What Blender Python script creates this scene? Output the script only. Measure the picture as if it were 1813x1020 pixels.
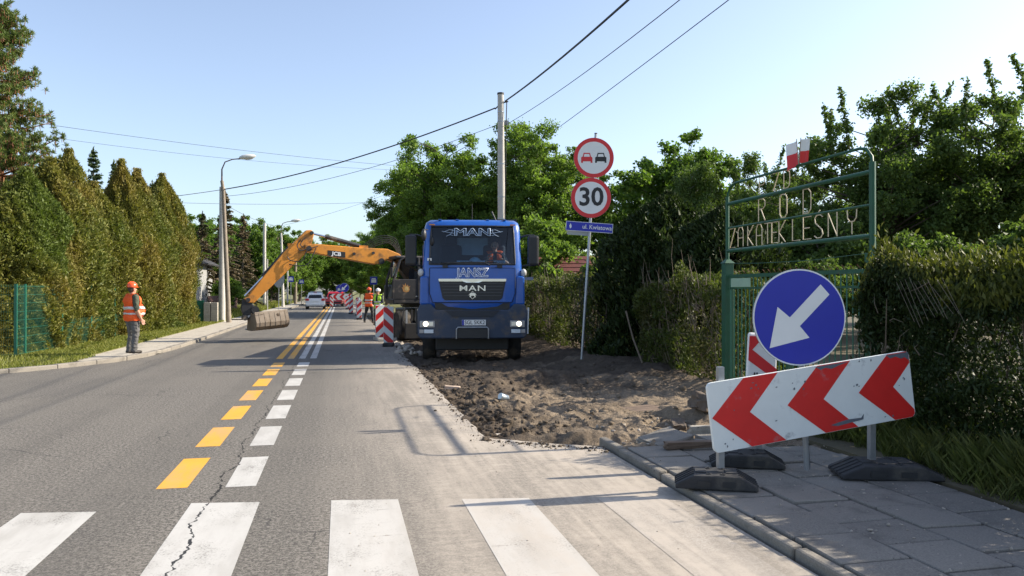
import bpy, bmesh, math, random
import numpy as np
from mathutils import Vector, Matrix, noise as mnoise
R = math.radians
sc = bpy.context.scene
for o in list(bpy.data.objects): bpy.data.objects.remove(o)
col = sc.collection

# ------------------------------------------------------------------ camera, sky, sun, exposure
cam = bpy.data.cameras.new('camera'); camo = bpy.data.objects.new('camera', cam); col.objects.link(camo)
cam.sensor_width = 36; cam.lens = 27.0; cam.clip_start = 0.05; cam.clip_end = 5000
camo.location = (0, 0, 1.6); camo.rotation_euler = (R(90.25), 0, R(-12.56))
sc.camera = camo
SUN_EL, SUN_AZ = 32.5, 0.5          # elevation; azimuth in degrees from +X towards +Y
w = bpy.data.worlds.new('World'); sc.world = w; w.use_nodes = True
wn = w.node_tree; bg = wn.nodes['Background']
sky = wn.nodes.new('ShaderNodeTexSky'); sky.sky_type = 'NISHITA'; sky.sun_disc = False
sky.sun_elevation = R(SUN_EL); sky.sun_rotation = R(90 - SUN_AZ)
sky.air_density = 1.0; sky.dust_density = 1.6; sky.ozone_density = 3.0; sky.altitude = 200
hs_ = wn.nodes.new('ShaderNodeHueSaturation'); hs_.inputs['Hue'].default_value = .502; hs_.inputs['Saturation'].default_value = .80     # pale hazy spring sky, the same all round
wn.links.new(sky.outputs[0], hs_.inputs['Color']); wn.links.new(hs_.outputs[0], bg.inputs[0]); bg.inputs[1].default_value = 0.142
sun = bpy.data.lights.new('sun', 'SUN'); suno = bpy.data.objects.new('sun', sun); col.objects.link(suno)
sun.energy = 5.0; sun.angle = R(0.5); sun.color = (1.0, 0.90, 0.75)
sd = Vector((math.cos(R(SUN_EL))*math.cos(R(SUN_AZ)), math.cos(R(SUN_EL))*math.sin(R(SUN_AZ)), math.sin(R(SUN_EL))))
suno.rotation_euler = (-sd).to_track_quat('-Z', 'Y').to_euler(); suno.location = (30, 0, 40)
sc.view_settings.view_transform = 'Standard'; sc.view_settings.look = 'None'
sc.view_settings.exposure = 0.82; sc.view_settings.gamma = 1.0; sc.view_settings.use_curve_mapping = False

# ------------------------------------------------------------------ helpers: objects
def link(o, parent=None):
    col.objects.link(o)
    if parent is not None: o.parent = parent
    return o
def tag(o, label=None, cat=None, group=None, kind=None):
    if label: o['label'] = label
    if cat: o['category'] = cat
    if group: o['group'] = group
    if kind: o['kind'] = kind
    return o
def thing(name, label, cat, loc=(0,0,0), rz=0, group=None):
    o = bpy.data.objects.new(name, None); o.empty_display_size = .2; link(o)
    o.location = loc; o.rotation_euler = (0, 0, rz)
    return tag(o, label, cat, group)
def copy_tree(o, parent=None):
    c = o.copy(); col.objects.link(c); c.parent = parent
    for ch in list(o.children): copy_tree(ch, c)
    return c
ORD = ['first','second','third','fourth','fifth','sixth','seventh','eighth','ninth','tenth','eleventh','twelfth','thirteenth','fourteenth','fifteenth','sixteenth','seventeenth','eighteenth']

class MB:
    """collects polygons of one mesh"""
    def __init__(s): s.v = []; s.f = []
    def add(s, vs, fs):
        n = len(s.v); s.v += [tuple(p) for p in vs]; s.f += [tuple(i+n for i in f) for f in fs]; return s
    def box(s, c, d, rot=None):
        x, y, z = d[0]/2, d[1]/2, d[2]/2
        vs = [Vector((a*x, b*y, e*z)) for e in (-1,1) for b in (-1,1) for a in (-1,1)]
        if rot is not None: vs = [rot @ p for p in vs]
        c = Vector(c)
        return s.add([p+c for p in vs], [(0,2,3,1),(4,5,7,6),(0,1,5,4),(2,6,7,3),(0,4,6,2),(1,3,7,5)])
    def tube(s, pts, r, n=8, caps=True, r1=None):
        pts = [Vector(p) for p in pts]; m = len(pts); base = len(s.v)
        rr = r if isinstance(r, (list, tuple)) else ([r]*m if r1 is None else [r+(r1-r)*i/(m-1) for i in range(m)])
        prev = None
        for i, p in enumerate(pts):
            t = (pts[min(i+1,m-1)] - pts[max(i-1,0)])
            if t.length < 1e-9: t = Vector((0,0,1))
            t.normalize()
            a = prev if prev is not None else (Vector((0,0,1)) if abs(t.z) < .9 else Vector((1,0,0)))
            a = a - t*a.dot(t)
            if a.length < 1e-6: a = t.orthogonal()
            a.normalize(); prev = a; b = t.cross(a)
            for k in range(n):
                th = 2*math.pi*k/n
                s.v.append(tuple(p + a*(math.cos(th)*rr[i]) + b*(math.sin(th)*rr[i])))
        for i in range(m-1):
            for k in range(n):
                s.f.append((base+i*n+k, base+i*n+(k+1)%n, base+(i+1)*n+(k+1)%n, base+(i+1)*n+k))
        if caps:
            s.f.append(tuple(base+k for k in reversed(range(n)))); s.f.append(tuple(base+(m-1)*n+k for k in range(n)))
        return s
    def prism(s, poly, o, ax, ay, az, t):
        """polygon (2D list) in plane ax,ay at origin o, extruded along az by t"""
        o, ax, ay, az = Vector(o), Vector(ax), Vector(ay), Vector(az)
        n = len(poly)
        a = [o + ax*p[0] + ay*p[1] for p in poly]; b = [p + az*t for p in a]
        return s.add(a+b, [tuple(reversed(range(n))), tuple(range(n, 2*n))] + [(i, (i+1)%n, n+(i+1)%n, n+i) for i in range(n)])
    def lathe(s, prof, c, axis='z', n=20):
        """profile [(r,h)] turned about an axis through c"""
        base = len(s.v); c = Vector(c)
        for r, h in prof:
            for k in range(n):
                th = 2*math.pi*k/n; a, b = r*math.cos(th), r*math.sin(th)
                p = {'z': (a,b,h), 'x': (h,a,b), 'y': (a,h,b)}[axis]
                s.v.append(tuple(c+Vector(p)))
        m = len(prof)
        for i in range(m-1):
            for k in range(n):
                s.f.append((base+i*n+k, base+i*n+(k+1)%n, base+(i+1)*n+(k+1)%n, base+(i+1)*n+k))
        s.f.append(tuple(base+k for k in range(n))); s.f.append(tuple(base+(m-1)*n+k for k in range(n)))
        return s
    def disc(s, c, r, ax, ay, az, t, n=40, ry=None):
        return s.prism([(math.cos(2*math.pi*k/n)*r, math.sin(2*math.pi*k/n)*(ry or r)) for k in range(n)], c, ax, ay, az, t)
    def ring(s, c, r0, r1, ax, ay, az, t, n=40):
        c, ax, ay, az = Vector(c), Vector(ax), Vector(ay), Vector(az)
        vs = []
        for k in range(n):
            th = 2*math.pi*k/n; d = ax*math.cos(th)+ay*math.sin(th)
            vs += [c+d*r0, c+d*r1, c+d*r0+az*t, c+d*r1+az*t]
        fs = []
        for k in range(n):
            i, j = 4*k, 4*((k+1)%n)
            fs += [(i,i+1,j+1,j), (i+2,j+2,j+3,i+3), (i+1,i+3,j+3,j+1), (i,j,j+2,i+2)]
        return s.add(vs, fs)
    def ball(s, c, r, n=8, m=6):
        rx, ry, rz = r if isinstance(r, (tuple, list)) else (r, r, r)
        vs = [(c[0], c[1], c[2]-rz)]
        for i in range(1, m):
            ph = -math.pi/2+math.pi*i/m
            for k in range(n):
                th = 2*math.pi*k/n
                vs.append((c[0]+rx*math.cos(ph)*math.cos(th), c[1]+ry*math.cos(ph)*math.sin(th), c[2]+rz*math.sin(ph)))
        vs.append((c[0], c[1], c[2]+rz)); L = len(vs)-1
        fs = [(0, 1+(k+1)%n, 1+k) for k in range(n)]
        for i in range(m-2):
            for k in range(n): fs.append((1+i*n+k, 1+i*n+(k+1)%n, 1+(i+1)*n+(k+1)%n, 1+(i+1)*n+k))
        fs += [(L, 1+(m-2)*n+k, 1+(m-2)*n+(k+1)%n) for k in range(n)]
        return s.add(vs, fs)
    def mesh(s, name, m=None, smooth=False):
        me = bpy.data.meshes.new(name); me.from_pydata(s.v, [], s.f); me.validate()
        b = bmesh.new(); b.from_mesh(me); bmesh.ops.recalc_face_normals(b, faces=b.faces[:]); b.to_mesh(me); b.free()
        if m is not None: me.materials.append(m)
        if smooth:
            me.polygons.foreach_set('use_smooth', [True]*len(me.polygons))
            me.set_sharp_from_angle(angle=R(38))
        return me
    def build(s, name, m, parent=None, smooth=False, bevel=0):
        o = link(bpy.data.objects.new(name, s.mesh(name, m, smooth)), parent)
        if bevel:
            b = o.modifiers.new('bevel', 'BEVEL'); b.width = bevel; b.segments = 2; b.limit_method = 'ANGLE'; b.angle_limit = R(40)
        return o
def npmesh(name, V, F, m=None):
    """fast mesh from numpy: V (n,3), F (k,4) or (k,3)"""
    me = bpy.data.meshes.new(name); V = np.asarray(V, np.float32); F = np.asarray(F, np.int32); k = F.shape[1]
    me.vertices.add(len(V)); me.vertices.foreach_set('co', V.ravel())
    me.loops.add(F.size); me.loops.foreach_set('vertex_index', F.ravel())
    me.polygons.add(len(F)); me.polygons.foreach_set('loop_start', np.arange(0, F.size, k, dtype=np.int32))
    me.update(calc_edges=True)
    if m is not None: me.materials.append(m)
    return me
def nobj(name, me, parent=None): return link(bpy.data.objects.new(name, me), parent)

def text_mesh(txt, size, name='lettering', m=None, outline=0, space=1, depth=.002, sx=1, align='CENTER', bold=0):
    cu = bpy.data.curves.new('t', 'FONT'); cu.body = txt; cu.size = size; cu.align_x = align; cu.align_y = 'CENTER'
    cu.resolution_u = 3; cu.offset = bold; cu.space_character = space
    if outline: cu.fill_mode = 'NONE'; cu.bevel_depth = outline; cu.bevel_resolution = 0
    else: cu.extrude = depth/2
    o = bpy.data.objects.new('t', cu); col.objects.link(o)
    dg = bpy.context.evaluated_depsgraph_get(); me = bpy.data.meshes.new_from_object(o.evaluated_get(dg))
    bpy.data.objects.remove(o); bpy.data.curves.remove(cu)
    if sx != 1:
        for v in me.vertices: v.co.x *= sx
    me.materials.clear()
    if m is not None: me.materials.append(m)
    me.name = name
    return me
def put_text(txt, size, pos, xd, yd, m, parent, name='lettering', **k):
    me = text_mesh(txt, size, name, m, **k)
    X, Y = Vector(xd).normalized(), Vector(yd).normalized(); Z = X.cross(Y)
    M4 = Matrix((X, Y, Z)).transposed().to_4x4(); M4.translation = Vector(pos)
    me.transform(M4)
    return nobj(name, me, parent)

# ------------------------------------------------------------------ helpers: materials
def new_mat(name):
    m = bpy.data.materials.new(name); m.use_nodes = True
    return m, m.node_tree, m.node_tree.nodes['Principled BSDF']
def nd(nt, t, **k):
    n = nt.nodes.new('ShaderNode'+t)
    for a, b in k.items():
        if hasattr(n, a) and not a[0].isupper(): setattr(n, a, b)
        else: n.inputs[a.replace('_', ' ')].default_value = b
    return n
def math_(nt, op, a, b=None, c=None, clamp=False):
    n = nt.nodes.new('ShaderNodeMath'); n.operation = op; n.use_clamp = clamp
    for i, x in enumerate((a, b, c)):
        if x is None: continue
        if isinstance(x, (int, float)): n.inputs[i].default_value = x
        else: nt.links.new(x, n.inputs[i])
    return n.outputs[0]
def mixc(nt, f, a, b, bt='MIX'):
    n = nt.nodes.new('ShaderNodeMix'); n.data_type = 'RGBA'; n.blend_type = bt
    for i, x in ((0, f), (6, a), (7, b)):
        if isinstance(x, (int, float)): n.inputs[i].default_value = x
        elif isinstance(x, tuple): n.inputs[i].default_value = (*x[:3], 1)
        else: nt.links.new(x, n.inputs[i])
    return n.outputs[2]
def ramp(nt, x, a, b, lo=0.0, hi=1.0):
    n = nt.nodes.new('ShaderNodeMapRange'); n.clamp = True; n.interpolation_type = 'SMOOTHSTEP'
    nt.links.new(x, n.inputs[0])
    for i, q in zip((1,2,3,4), (a, b, lo, hi)): n.inputs[i].default_value = q
    return n.outputs[0]
def coords(nt, space='world', scale=(1,1,1)):
    if space == 'world': s = nt.nodes.new('ShaderNodeNewGeometry').outputs['Position']
    else: s = nt.nodes.new('ShaderNodeTexCoord').outputs['Object']
    mp = nt.nodes.new('ShaderNodeMapping'); mp.inputs['Scale'].default_value = scale
    nt.links.new(s, mp.inputs[0]); return mp.outputs[0]
def noise(nt, co, scale, detail=3, rough=.55, dist=0):
    n = nd(nt, 'TexNoise'); nt.links.new(co, n.inputs['Vector'])
    n.inputs['Scale'].default_value = scale; n.inputs['Detail'].default_value = detail
    n.inputs['Roughness'].default_value = rough; n.inputs['Distortion'].default_value = dist
    return n.outputs['Fac']
def bump(nt, bs, h, strength, dist=.02):
    b = nd(nt, 'Bump'); b.inputs['Strength'].default_value = strength; b.inputs['Distance'].default_value = dist
    nt.links.new(h, b.inputs['Height']); nt.links.new(b.outputs[0], bs.inputs['Normal'])
def mat(name, c, rough=.6, var=.12, scale=6, bmp=0, bscale=60, metal=0, dirt=0, dirtc=(.22,.17,.12), spec=.5, coat=0, space='obj', dscale=3):
    m, nt, bs = new_mat(name); co = coords(nt, space)
    f = noise(nt, co, scale, 4)
    cl = mixc(nt, f, tuple(x*(1-var*1.6) for x in c), tuple(min(1, x*(1+var*1.6)) for x in c))
    if dirt:
        d = ramp(nt, noise(nt, co, dscale, 6, .65), .62-dirt*.35, .85-dirt*.3)
        cl = mixc(nt, d, cl, dirtc)
        r = math_(nt, 'MULTIPLY_ADD', d, (.9-rough), rough); nt.links.new(r, bs.inputs['Roughness'])
    else: bs.inputs['Roughness'].default_value = rough
    nt.links.new(cl, bs.inputs['Base Color'])
    bs.inputs['Metallic'].default_value = metal; bs.inputs['Specular IOR Level'].default_value = spec
    if coat: bs.inputs['Coat Weight'].default_value = coat; bs.inputs['Coat Roughness'].default_value = .08
    if bmp: bump(nt, bs, noise(nt, co, bscale, 4), bmp, .01)
    return m
def leaf_mat(name, c1, c2, c3=None, trans=.35, rough=.55, patch=.9, pc=None):
    m, nt, bs = new_mat(name)
    g = nt.nodes.new('ShaderNodeNewGeometry'); rnd = g.outputs['Random Per Island']
    cl = mixc(nt, rnd, c1, c2)
    if c3: cl = mixc(nt, ramp(nt, noise(nt, coords(nt), patch, 3), .45, .65), cl, c3)
    if pc: cl = mixc(nt, ramp(nt, noise(nt, coords(nt), patch*.6, 2), .5, .7), cl, pc)
    nt.links.new(cl, bs.inputs['Base Color']); bs.inputs['Roughness'].default_value = rough
    bs.inputs['Specular IOR Level'].default_value = .25
    tr = nd(nt, 'BsdfTranslucent'); nt.links.new(mixc(nt, 1.0, cl, (1.15,1.25,.55), 'MULTIPLY'), tr.inputs[0])
    mx = nd(nt, 'MixShader'); mx.inputs[0].default_value = trans
    nt.links.new(bs.outputs[0], mx.inputs[1]); nt.links.new(tr.outputs[0], mx.inputs[2])
    nt.links.new(mx.outputs[0], nt.nodes['Material Output'].inputs[0])
    return m
def glass_mat(name, tint=(.55,.62,.68), gl=1.0, rough=.02):
    m, nt, bs = new_mat(name)
    t = nd(nt, 'BsdfTransparent'); t.inputs[0].default_value = (*tint, 1)
    g = nd(nt, 'BsdfGlossy'); g.inputs['Roughness'].default_value = rough; g.inputs[0].default_value = (gl,gl,gl,1)
    fr = nd(nt, 'Fresnel'); fr.inputs[0].default_value = 1.5
    mx = nd(nt, 'MixShader'); nt.links.new(fr.outputs[0], mx.inputs[0])
    nt.links.new(t.outputs[0], mx.inputs[1]); nt.links.new(g.outputs[0], mx.inputs[2])
    nt.links.new(mx.outputs[0], nt.nodes['Material Output'].inputs[0]); return m
def emit_mat(name, c, s):
    m, nt, bs = new_mat(name); bs.inputs['Base Color'].default_value = (*c,1)
    bs.inputs['Emission Color'].default_value = (*c,1); bs.inputs['Emission Strength'].default_value = s; return m

def sep(nt, co):
    n = nd(nt, 'SeparateXYZ'); nt.links.new(co, n.inputs[0]); return n.outputs
def dust_fac(nt):
    """tan construction dust carried over the right lane, thickest beside the torn-up strip and near the crossing"""
    co = coords(nt); x, y, z = sep(nt, co)
    a = ramp(nt, x, -.5, 1.7)
    n1 = noise(nt, coords(nt, 'world', (1.0,.35,1)), 1.6, 5, .6)
    n2 = noise(nt, co, 9, 4, .6)
    n3 = noise(nt, coords(nt, 'world', (5.0,.25,1)), 2.2, 4, .6, .5)       # wheel streaks along the lane
    f = math_(nt, 'ADD', math_(nt, 'MULTIPLY', n1, .8), math_(nt, 'ADD', math_(nt, 'MULTIPLY', n2, .35), math_(nt, 'MULTIPLY', n3, .55)))
    f = ramp(nt, f, .62, 1.12)
    near = ramp(nt, y, 9, 30, 1.0, .45)
    f = math_(nt, 'MULTIPLY', math_(nt, 'MULTIPLY', a, near), math_(nt, 'MULTIPLY_ADD', f, .75, .42), clamp=True)
    # tyre cleat prints: short ripples across the lane
    wv = nd(nt, 'TexWave', wave_type='BANDS', bands_direction='Y'); nt.links.new(coords(nt, 'world', (.6,1,1)), wv.inputs['Vector'])
    wv.inputs['Scale'].default_value = 2.6; wv.inputs['Distortion'].default_value = 7.0; wv.inputs['Detail'].default_value = 2; wv.inputs['Detail Scale'].default_value = 3
    msk = math_(nt, 'MULTIPLY', ramp(nt, noise(nt, coords(nt, 'world', (1.6,.5,1)), 1.3, 2), .5, .62), math_(nt, 'MULTIPLY', ramp(nt, x, -.1, .5), ramp(nt, x, 1.9, 1.4)))
    f2 = math_(nt, 'MULTIPLY', math_(nt, 'MULTIPLY', ramp(nt, wv.outputs['Fac'], .45, .8), msk), .12)
    return math_(nt, 'ADD', f, f2, clamp=True)
def crack_fac(nt):
    co = coords(nt); x, y, z = sep(nt, co)
    n1 = noise(nt, coords(nt, 'world', (0,1,0)), 1.1, 5, .68)
    n2 = noise(nt, coords(nt, 'world', (1,1,0)), 11, 3, .6)
    dx = math_(nt, 'ABSOLUTE', math_(nt, 'ADD', math_(nt, 'ADD', x, .97), math_(nt, 'MULTIPLY', math_(nt, 'SUBTRACT', n1, .5), .42)))
    wd = math_(nt, 'MULTIPLY', ramp(nt, n2, .3, .75), math_(nt, 'MULTIPLY', ramp(nt, y, 3, 30, 1, .5), .016))
    return math_(nt, 'LESS_THAN', dx, wd)
DUST = (.44,.385,.32)
def asphalt_color(nt):
    co = coords(nt)
    sp = noise(nt, co, 75, 4, .85); big = noise(nt, co, .55, 4, .6)
    sp2 = noise(nt, co, 34, 3, .8)
    c = mixc(nt, ramp(nt, sp, .40, .62), (.042,.039,.035), (.22,.202,.175)); c = mixc(nt, ramp(nt, sp2, .50, .60, 0, .75), c, (.27,.248,.215)); c = mixc(nt, ramp(nt, sp2, .47, .38, 0, .75), c, (.03,.028,.026))
    trk = noise(nt, coords(nt, 'world', (1.5,.03,1)), 1.0, 3, .5); c = mixc(nt, ramp(nt, trk, .45, .6, 0, .3), c, (.075,.07,.062))
    vo = nd(nt, 'TexVoronoi'); vo.inputs['Scale'].default_value = 48; nt.links.new(co, vo.inputs['Vector'])
    c = mixc(nt, ramp(nt, vo.outputs['Distance'], .34, .10, 0, .6), c, (.30,.28,.245))
    c = mixc(nt, math_(nt, 'MULTIPLY', ramp(nt, big, .35, .7), .35), c, (.17,.155,.132))
    pt = noise(nt, coords(nt, 'world', (.5,.12,1)), 1.0, 3, .5)
    c = mixc(nt, ramp(nt, pt, .55, .75, 0, .35), c, (.075,.072,.07))
    # hairline cracks
    v2 = nd(nt, 'TexVoronoi', feature='DISTANCE_TO_EDGE'); v2.inputs['Scale'].default_value = .55
    ds = nt.nodes.new('ShaderNodeVectorMath'); ds.operation = 'ADD'
    nn = nd(nt, 'TexNoise'); nn.inputs['Scale'].default_value = 2.5; nn.inputs['Detail'].default_value = 5; nt.links.new(co, nn.inputs['Vector'])
    sc_ = nt.nodes.new('ShaderNodeVectorMath'); sc_.operation = 'SCALE'; sc_.inputs['Scale'].default_value = .45; nt.links.new(nn.outputs['Color'], sc_.inputs[0])
    nt.links.new(co, ds.inputs[0]); nt.links.new(sc_.outputs[0], ds.inputs[1]); nt.links.new(ds.outputs[0], v2.inputs['Vector'])
    hl = math_(nt, 'MULTIPLY', math_(nt, 'LESS_THAN', v2.outputs['Distance'], .004), ramp(nt, noise(nt, co, .3, 2), .5, .56))
    return mixc(nt, math_(nt, 'MULTIPLY', hl, .75), c, (.03,.03,.03)), sp
def make_asphalt():
    m, nt, bs = new_mat('asphalt'); c, sp = asphalt_color(nt)
    c = mixc(nt, math_(nt, 'MULTIPLY', dust_fac(nt), .92), c, DUST)
    ck = crack_fac(nt); c = mixc(nt, ck, c, (.018,.017,.016))
    nt.links.new(c, bs.inputs['Base Color']); bs.inputs['Roughness'].default_value = .85; bs.inputs['Specular IOR Level'].default_value = .3
    h = math_(nt, 'SUBTRACT', sp, math_(nt, 'MULTIPLY', ck, 2.0)); bump(nt, bs, h, .55, .006); return m
def make_paint(name, c, wear=.5, dk=.72):
    m, nt, bs = new_mat(name); a, sp = asphalt_color(nt); co = coords(nt)
    p = mixc(nt, noise(nt, co, 3, 5), tuple(x*.86 for x in c), c)
    wr = math_(nt, 'ADD', math_(nt, 'MULTIPLY', noise(nt, co, 70, 4, .7), .55), math_(nt, 'MULTIPLY', noise(nt, coords(nt, 'world', (1.2,.7,1)), 1.9, 5, .7), .6))
    f = ramp(nt, wr, .74-wear*.25, .92-wear*.25)
    cl = mixc(nt, f, p, a)
    st = noise(nt, coords(nt, 'world', (.4,6,1)), 6, 4, .7)          # fine transverse tearing of the film
    cl = mixc(nt, ramp(nt, st, .64, .72), cl, a); cl = mixc(nt, math_(nt, 'MULTIPLY', ramp(nt, noise(nt, coords(nt, 'world', (2.2,.5,1)), 1.4, 4, .65), .42, .68), .42), cl, (.27,.25,.22))
    cl = mixc(nt, math_(nt, 'MULTIPLY', dust_fac(nt), dk), cl, (.45,.395,.33))
    ck = crack_fac(nt); cl = mixc(nt, ck, cl, (.02,.019,.018))
    nt.links.new(cl, bs.inputs['Base Color']); bs.inputs['Roughness'].default_value = .7
    bump(nt, bs, math_(nt, 'SUBTRACT', sp, math_(nt, 'MULTIPLY', ck, 2.0)), .3, .005); return m
def make_soil():
    m, nt, bs = new_mat('soil'); co = coords(nt); x, y, z = sep(nt, co)
    n1 = noise(nt, co, 1.1, 5, .6); n2 = noise(nt, co, 7, 6, .7); n3 = noise(nt, co, 45, 4, .7)
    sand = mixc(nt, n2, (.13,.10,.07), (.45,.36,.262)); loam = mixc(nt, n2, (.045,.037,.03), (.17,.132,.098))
    # sand colour gains away from the asphalt, dark loam gains farther along the strip
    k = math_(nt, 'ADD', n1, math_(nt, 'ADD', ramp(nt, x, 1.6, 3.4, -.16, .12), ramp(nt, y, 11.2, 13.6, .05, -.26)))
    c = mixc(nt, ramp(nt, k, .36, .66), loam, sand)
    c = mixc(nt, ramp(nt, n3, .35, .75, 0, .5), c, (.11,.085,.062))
    nt.links.new(c, bs.inputs['Base Color']); bs.inputs['Roughness'].default_value = .95; bs.inputs['Specular IOR Level'].default_value = .15
    bump(nt, bs, math_(nt, 'ADD', n2, math_(nt, 'MULTIPLY', n3, .6)), 1.0, .05); return m
def make_slab(name, c, var=.2):
    m, nt, bs = new_mat(name); co = coords(nt)
    oi = nt.nodes.new('ShaderNodeObjectInfo').outputs['Random']
    cl = mixc(nt, oi, tuple(x*(1-var) for x in c), tuple(x*(1+var) for x in c))
    f = noise(nt, co, 90, 3, .75); cl = mixc(nt, ramp(nt, f, .35, .7, 0, .55), cl, tuple(x*1.7 for x in c))
    g = noise(nt, co, 2.3, 5, .65); cl = mixc(nt, ramp(nt, g, .5, .72, 0, .6), cl, tuple(x*.45 for x in c))
    h = noise(nt, co, 30, 3, .6); cl = mixc(nt, ramp(nt, h, .66, .72, 0, .8), cl, (.03,.028,.024))
    nt.links.new(cl, bs.inputs['Base Color']); bs.inputs['Roughness'].default_value = .88
    bump(nt, bs, f, .5, .006); return m

MT = {}
MT['asphalt'] = make_asphalt()
MT['white_paint'] = make_paint('white_paint', (.52,.505,.47), .58); MT['yellow_paint'] = make_paint('yellow_paint', (.72,.36,.028), .42)
MT['faded_paint'] = make_paint('faded_paint', (.42,.39,.345), 1.15, .92)
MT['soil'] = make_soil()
MT['slab'] = make_slab('slab', (.185,.17,.148)); MT['slab_pale'] = make_slab('slab_pale', (.33,.30,.25), .14)
MT['kerb'] = make_slab('kerb_concrete', (.20,.18,.15), .16)
MT['earth'] = mat('earth', (.10,.085,.05), .95, .4, 1.5, .6, 20, space='world')
MT['turf'] = mat('turf', (.13,.13,.04), .95, .4, 2.2, .6, 30, space='world')
MT['galv'] = mat('galvanised', (.36,.38,.40), .42, .18, 12, .05, 80, .75, .25, (.16,.14,.12))
MT['grey_metal'] = mat('grey_metal', (.30,.32,.34), .55, .15, 9, 0, 1, .2, .3)
MT['concrete'] = mat('concrete', (.47,.45,.41), .85, .14, 5, .3, 60, space='world')
MT['wood_pole'] = mat('weathered_pole', (.24,.20,.155), .9, .25, 4, .4, 40, space='world')
MT['black_rubber'] = mat('black_rubber', (.028,.028,.03), .75, .3, 8, .25, 60, dirt=.35, dirtc=(.10,.09,.075))
MT['black'] = mat('black_plastic', (.02,.021,.023), .5, .2, 8)
MT['tyre'] = mat('tyre', (.022,.021,.02), .85, .2, 8, .2, 40, dirt=.6, dirtc=(.11,.085,.06))
MT['sign_white'] = mat('sign_white', (.74,.75,.74), .45, .05, 4)
MT['sign_red'] = mat('sign_red', (.62,.022,.026), .42, .1, 5); MT['sign_blue'] = mat('sign_blue', (.012,.022,.36), .4, .06, 4)
MT['board_white'] = mat('board_white', (.72,.76,.74), .5, .06, 5, dirt=.16, dirtc=(.16,.17,.18), dscale=5)
MT['board_red'] = mat('board_red', (.62,.018,.016), .45, .1, 5, dirt=.10, dirtc=(.28,.22,.22), dscale=6)
MT['sign_black'] = mat('sign_black', (.015,.015,.016), .5, .05); MT['sign_back'] = mat('sign_back', (.33,.35,.36), .5, .1, 5, metal=.5)
MT['green_steel'] = mat('green_steel', (.008,.075,.035), .5, .2, 7, .08, 40, dirt=.15, dirtc=(.13,.06,.03))
MT['green_wire'] = mat('green_wire', (.012,.12,.075), .45, .1)
MT['letter_rod'] = mat('letter_rod', (.60,.50,.34), .6, .15, 9, dirt=.2, dirtc=(.25,.12,.05))
MT['orange_hi'] = mat('orange_hi', (.95,.11,.012), .7, .1, 6); MT['lime_hi'] = mat('lime_hi', (.5,.78,.06), .7, .1, 6)
MT['reflective'] = mat('reflective', (.62,.62,.60), .35, .1, 8)
MT['helmet_orange'] = mat('helmet_orange', (.9,.10,.015), .35, .05, coat=.4); MT['helmet_white'] = mat('helmet_white', (.78,.78,.76), .35, .05, coat=.4)
MT['glass'] = glass_mat('window_glass', (.45,.52,.58)); MT['car_glass'] = glass_mat('car_glass', (.10,.11,.12))
MT['chrome'] = mat('chrome', (.75,.76,.78), .15, .05, metal=1)
MT['bark'] = mat('bark', (.10,.075,.055), .95, .3, 5, .8, 18, space='world'); MT['pine_bark'] = mat('pine_bark', (.22,.10,.05), .95, .3, 5, .8, 18, space='world')
MT['birch_bark'] = mat('birch_bark', (.5,.48,.44), .85, .3, 4, .4, 18, space='world'); MT['twig'] = mat('twig', (.16,.125,.09), .95, .3, 6)
MT['cable'] = mat('cable', (.02,.02,.022), .6, .1)
MT['deadwood'] = mat('deadwood', (.21,.17,.125), .95, .25, 6)
# ------------------------------------------------------------------ numpy noise
_rs = np.random.RandomState(5); _lat = _rs.rand(256, 256)
def vnoise(x, y):
    xi = np.floor(x).astype(int); yi = np.floor(y).astype(int); fx = x-xi; fy = y-yi
    fx = fx*fx*(3-2*fx); fy = fy*fy*(3-2*fy); g = lambda a, b: _lat[a % 256, b % 256]
    return (g(xi,yi)*(1-fx)+g(xi+1,yi)*fx)*(1-fy)+(g(xi,yi+1)*(1-fx)+g(xi+1,yi+1)*fx)*fy
def fbm(x, y, o=4):
    s = 0; a = 1; t = 0
    for i in range(o): s = s+a*vnoise(x*2**i+17*i, y*2**i+31*i); t += a; a *= .5
    return s/t
def sstep(a, b, x):
    t = np.clip((x-a)/(b-a), 0, 1); return t*t*(3-2*t)

# ------------------------------------------------------------------ setting
def structure(o): return tag(o, kind='structure')
structure(MB().add([(-2500,-300,-.32),(2500,-300,-.32),(2500,3000,-.32),(-2500,3000,-.32)], [(0,1,2,3)]).build('ground', MT['turf']))
KL = [(-40,15.4),(-10,15.6),(-8.2,15.8),(-6.9,16.3),(-6.1,17.0),(-5.5,17.9),(-4.95,18.9),(-4.62,20.2),(-4.45,22.4),(-4.4,25),(-4.4,170)]
def kerb_x(y):
    for (x0,y0),(x1,y1) in zip(KL[1:], KL[2:]):
        if y0 <= y <= y1: return x0+(x1-x0)*(y-y0)/(y1-y0)
    return -4.4
jag = [(1.54+.09*(fbm(np.array([i*.55]), np.array([3.3]), 4)[0]-.5), 8.26+i*.12) for i in range(0, 345)]
front = [(2.62-i*.045, 7.52+.030*i+.10*(fbm(np.array([i*.7]), np.array([9.1]), 4)[0]-.5)) for i in range(0, 24)]
outline = [(2.64,-8)] + front + jag + [(1.54,52),(2.64,56),(2.64,170)] + list(reversed(KL)) + [(-40,-8)]
road = structure(MB().prism(outline, (0,0,-.16), (1,0,0), (0,1,0), (0,0,1), .16).build('road', MT['asphalt']))
def flat(name, x0, x1, y0, y1, z, m, parent, skew=0):
    return MB().add([(x0,y0,z),(x1,y0,z),(x1,y1+skew,z),(x0,y1+skew,z)], [(0,1,2,3)]).build(name, m, parent)
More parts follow.
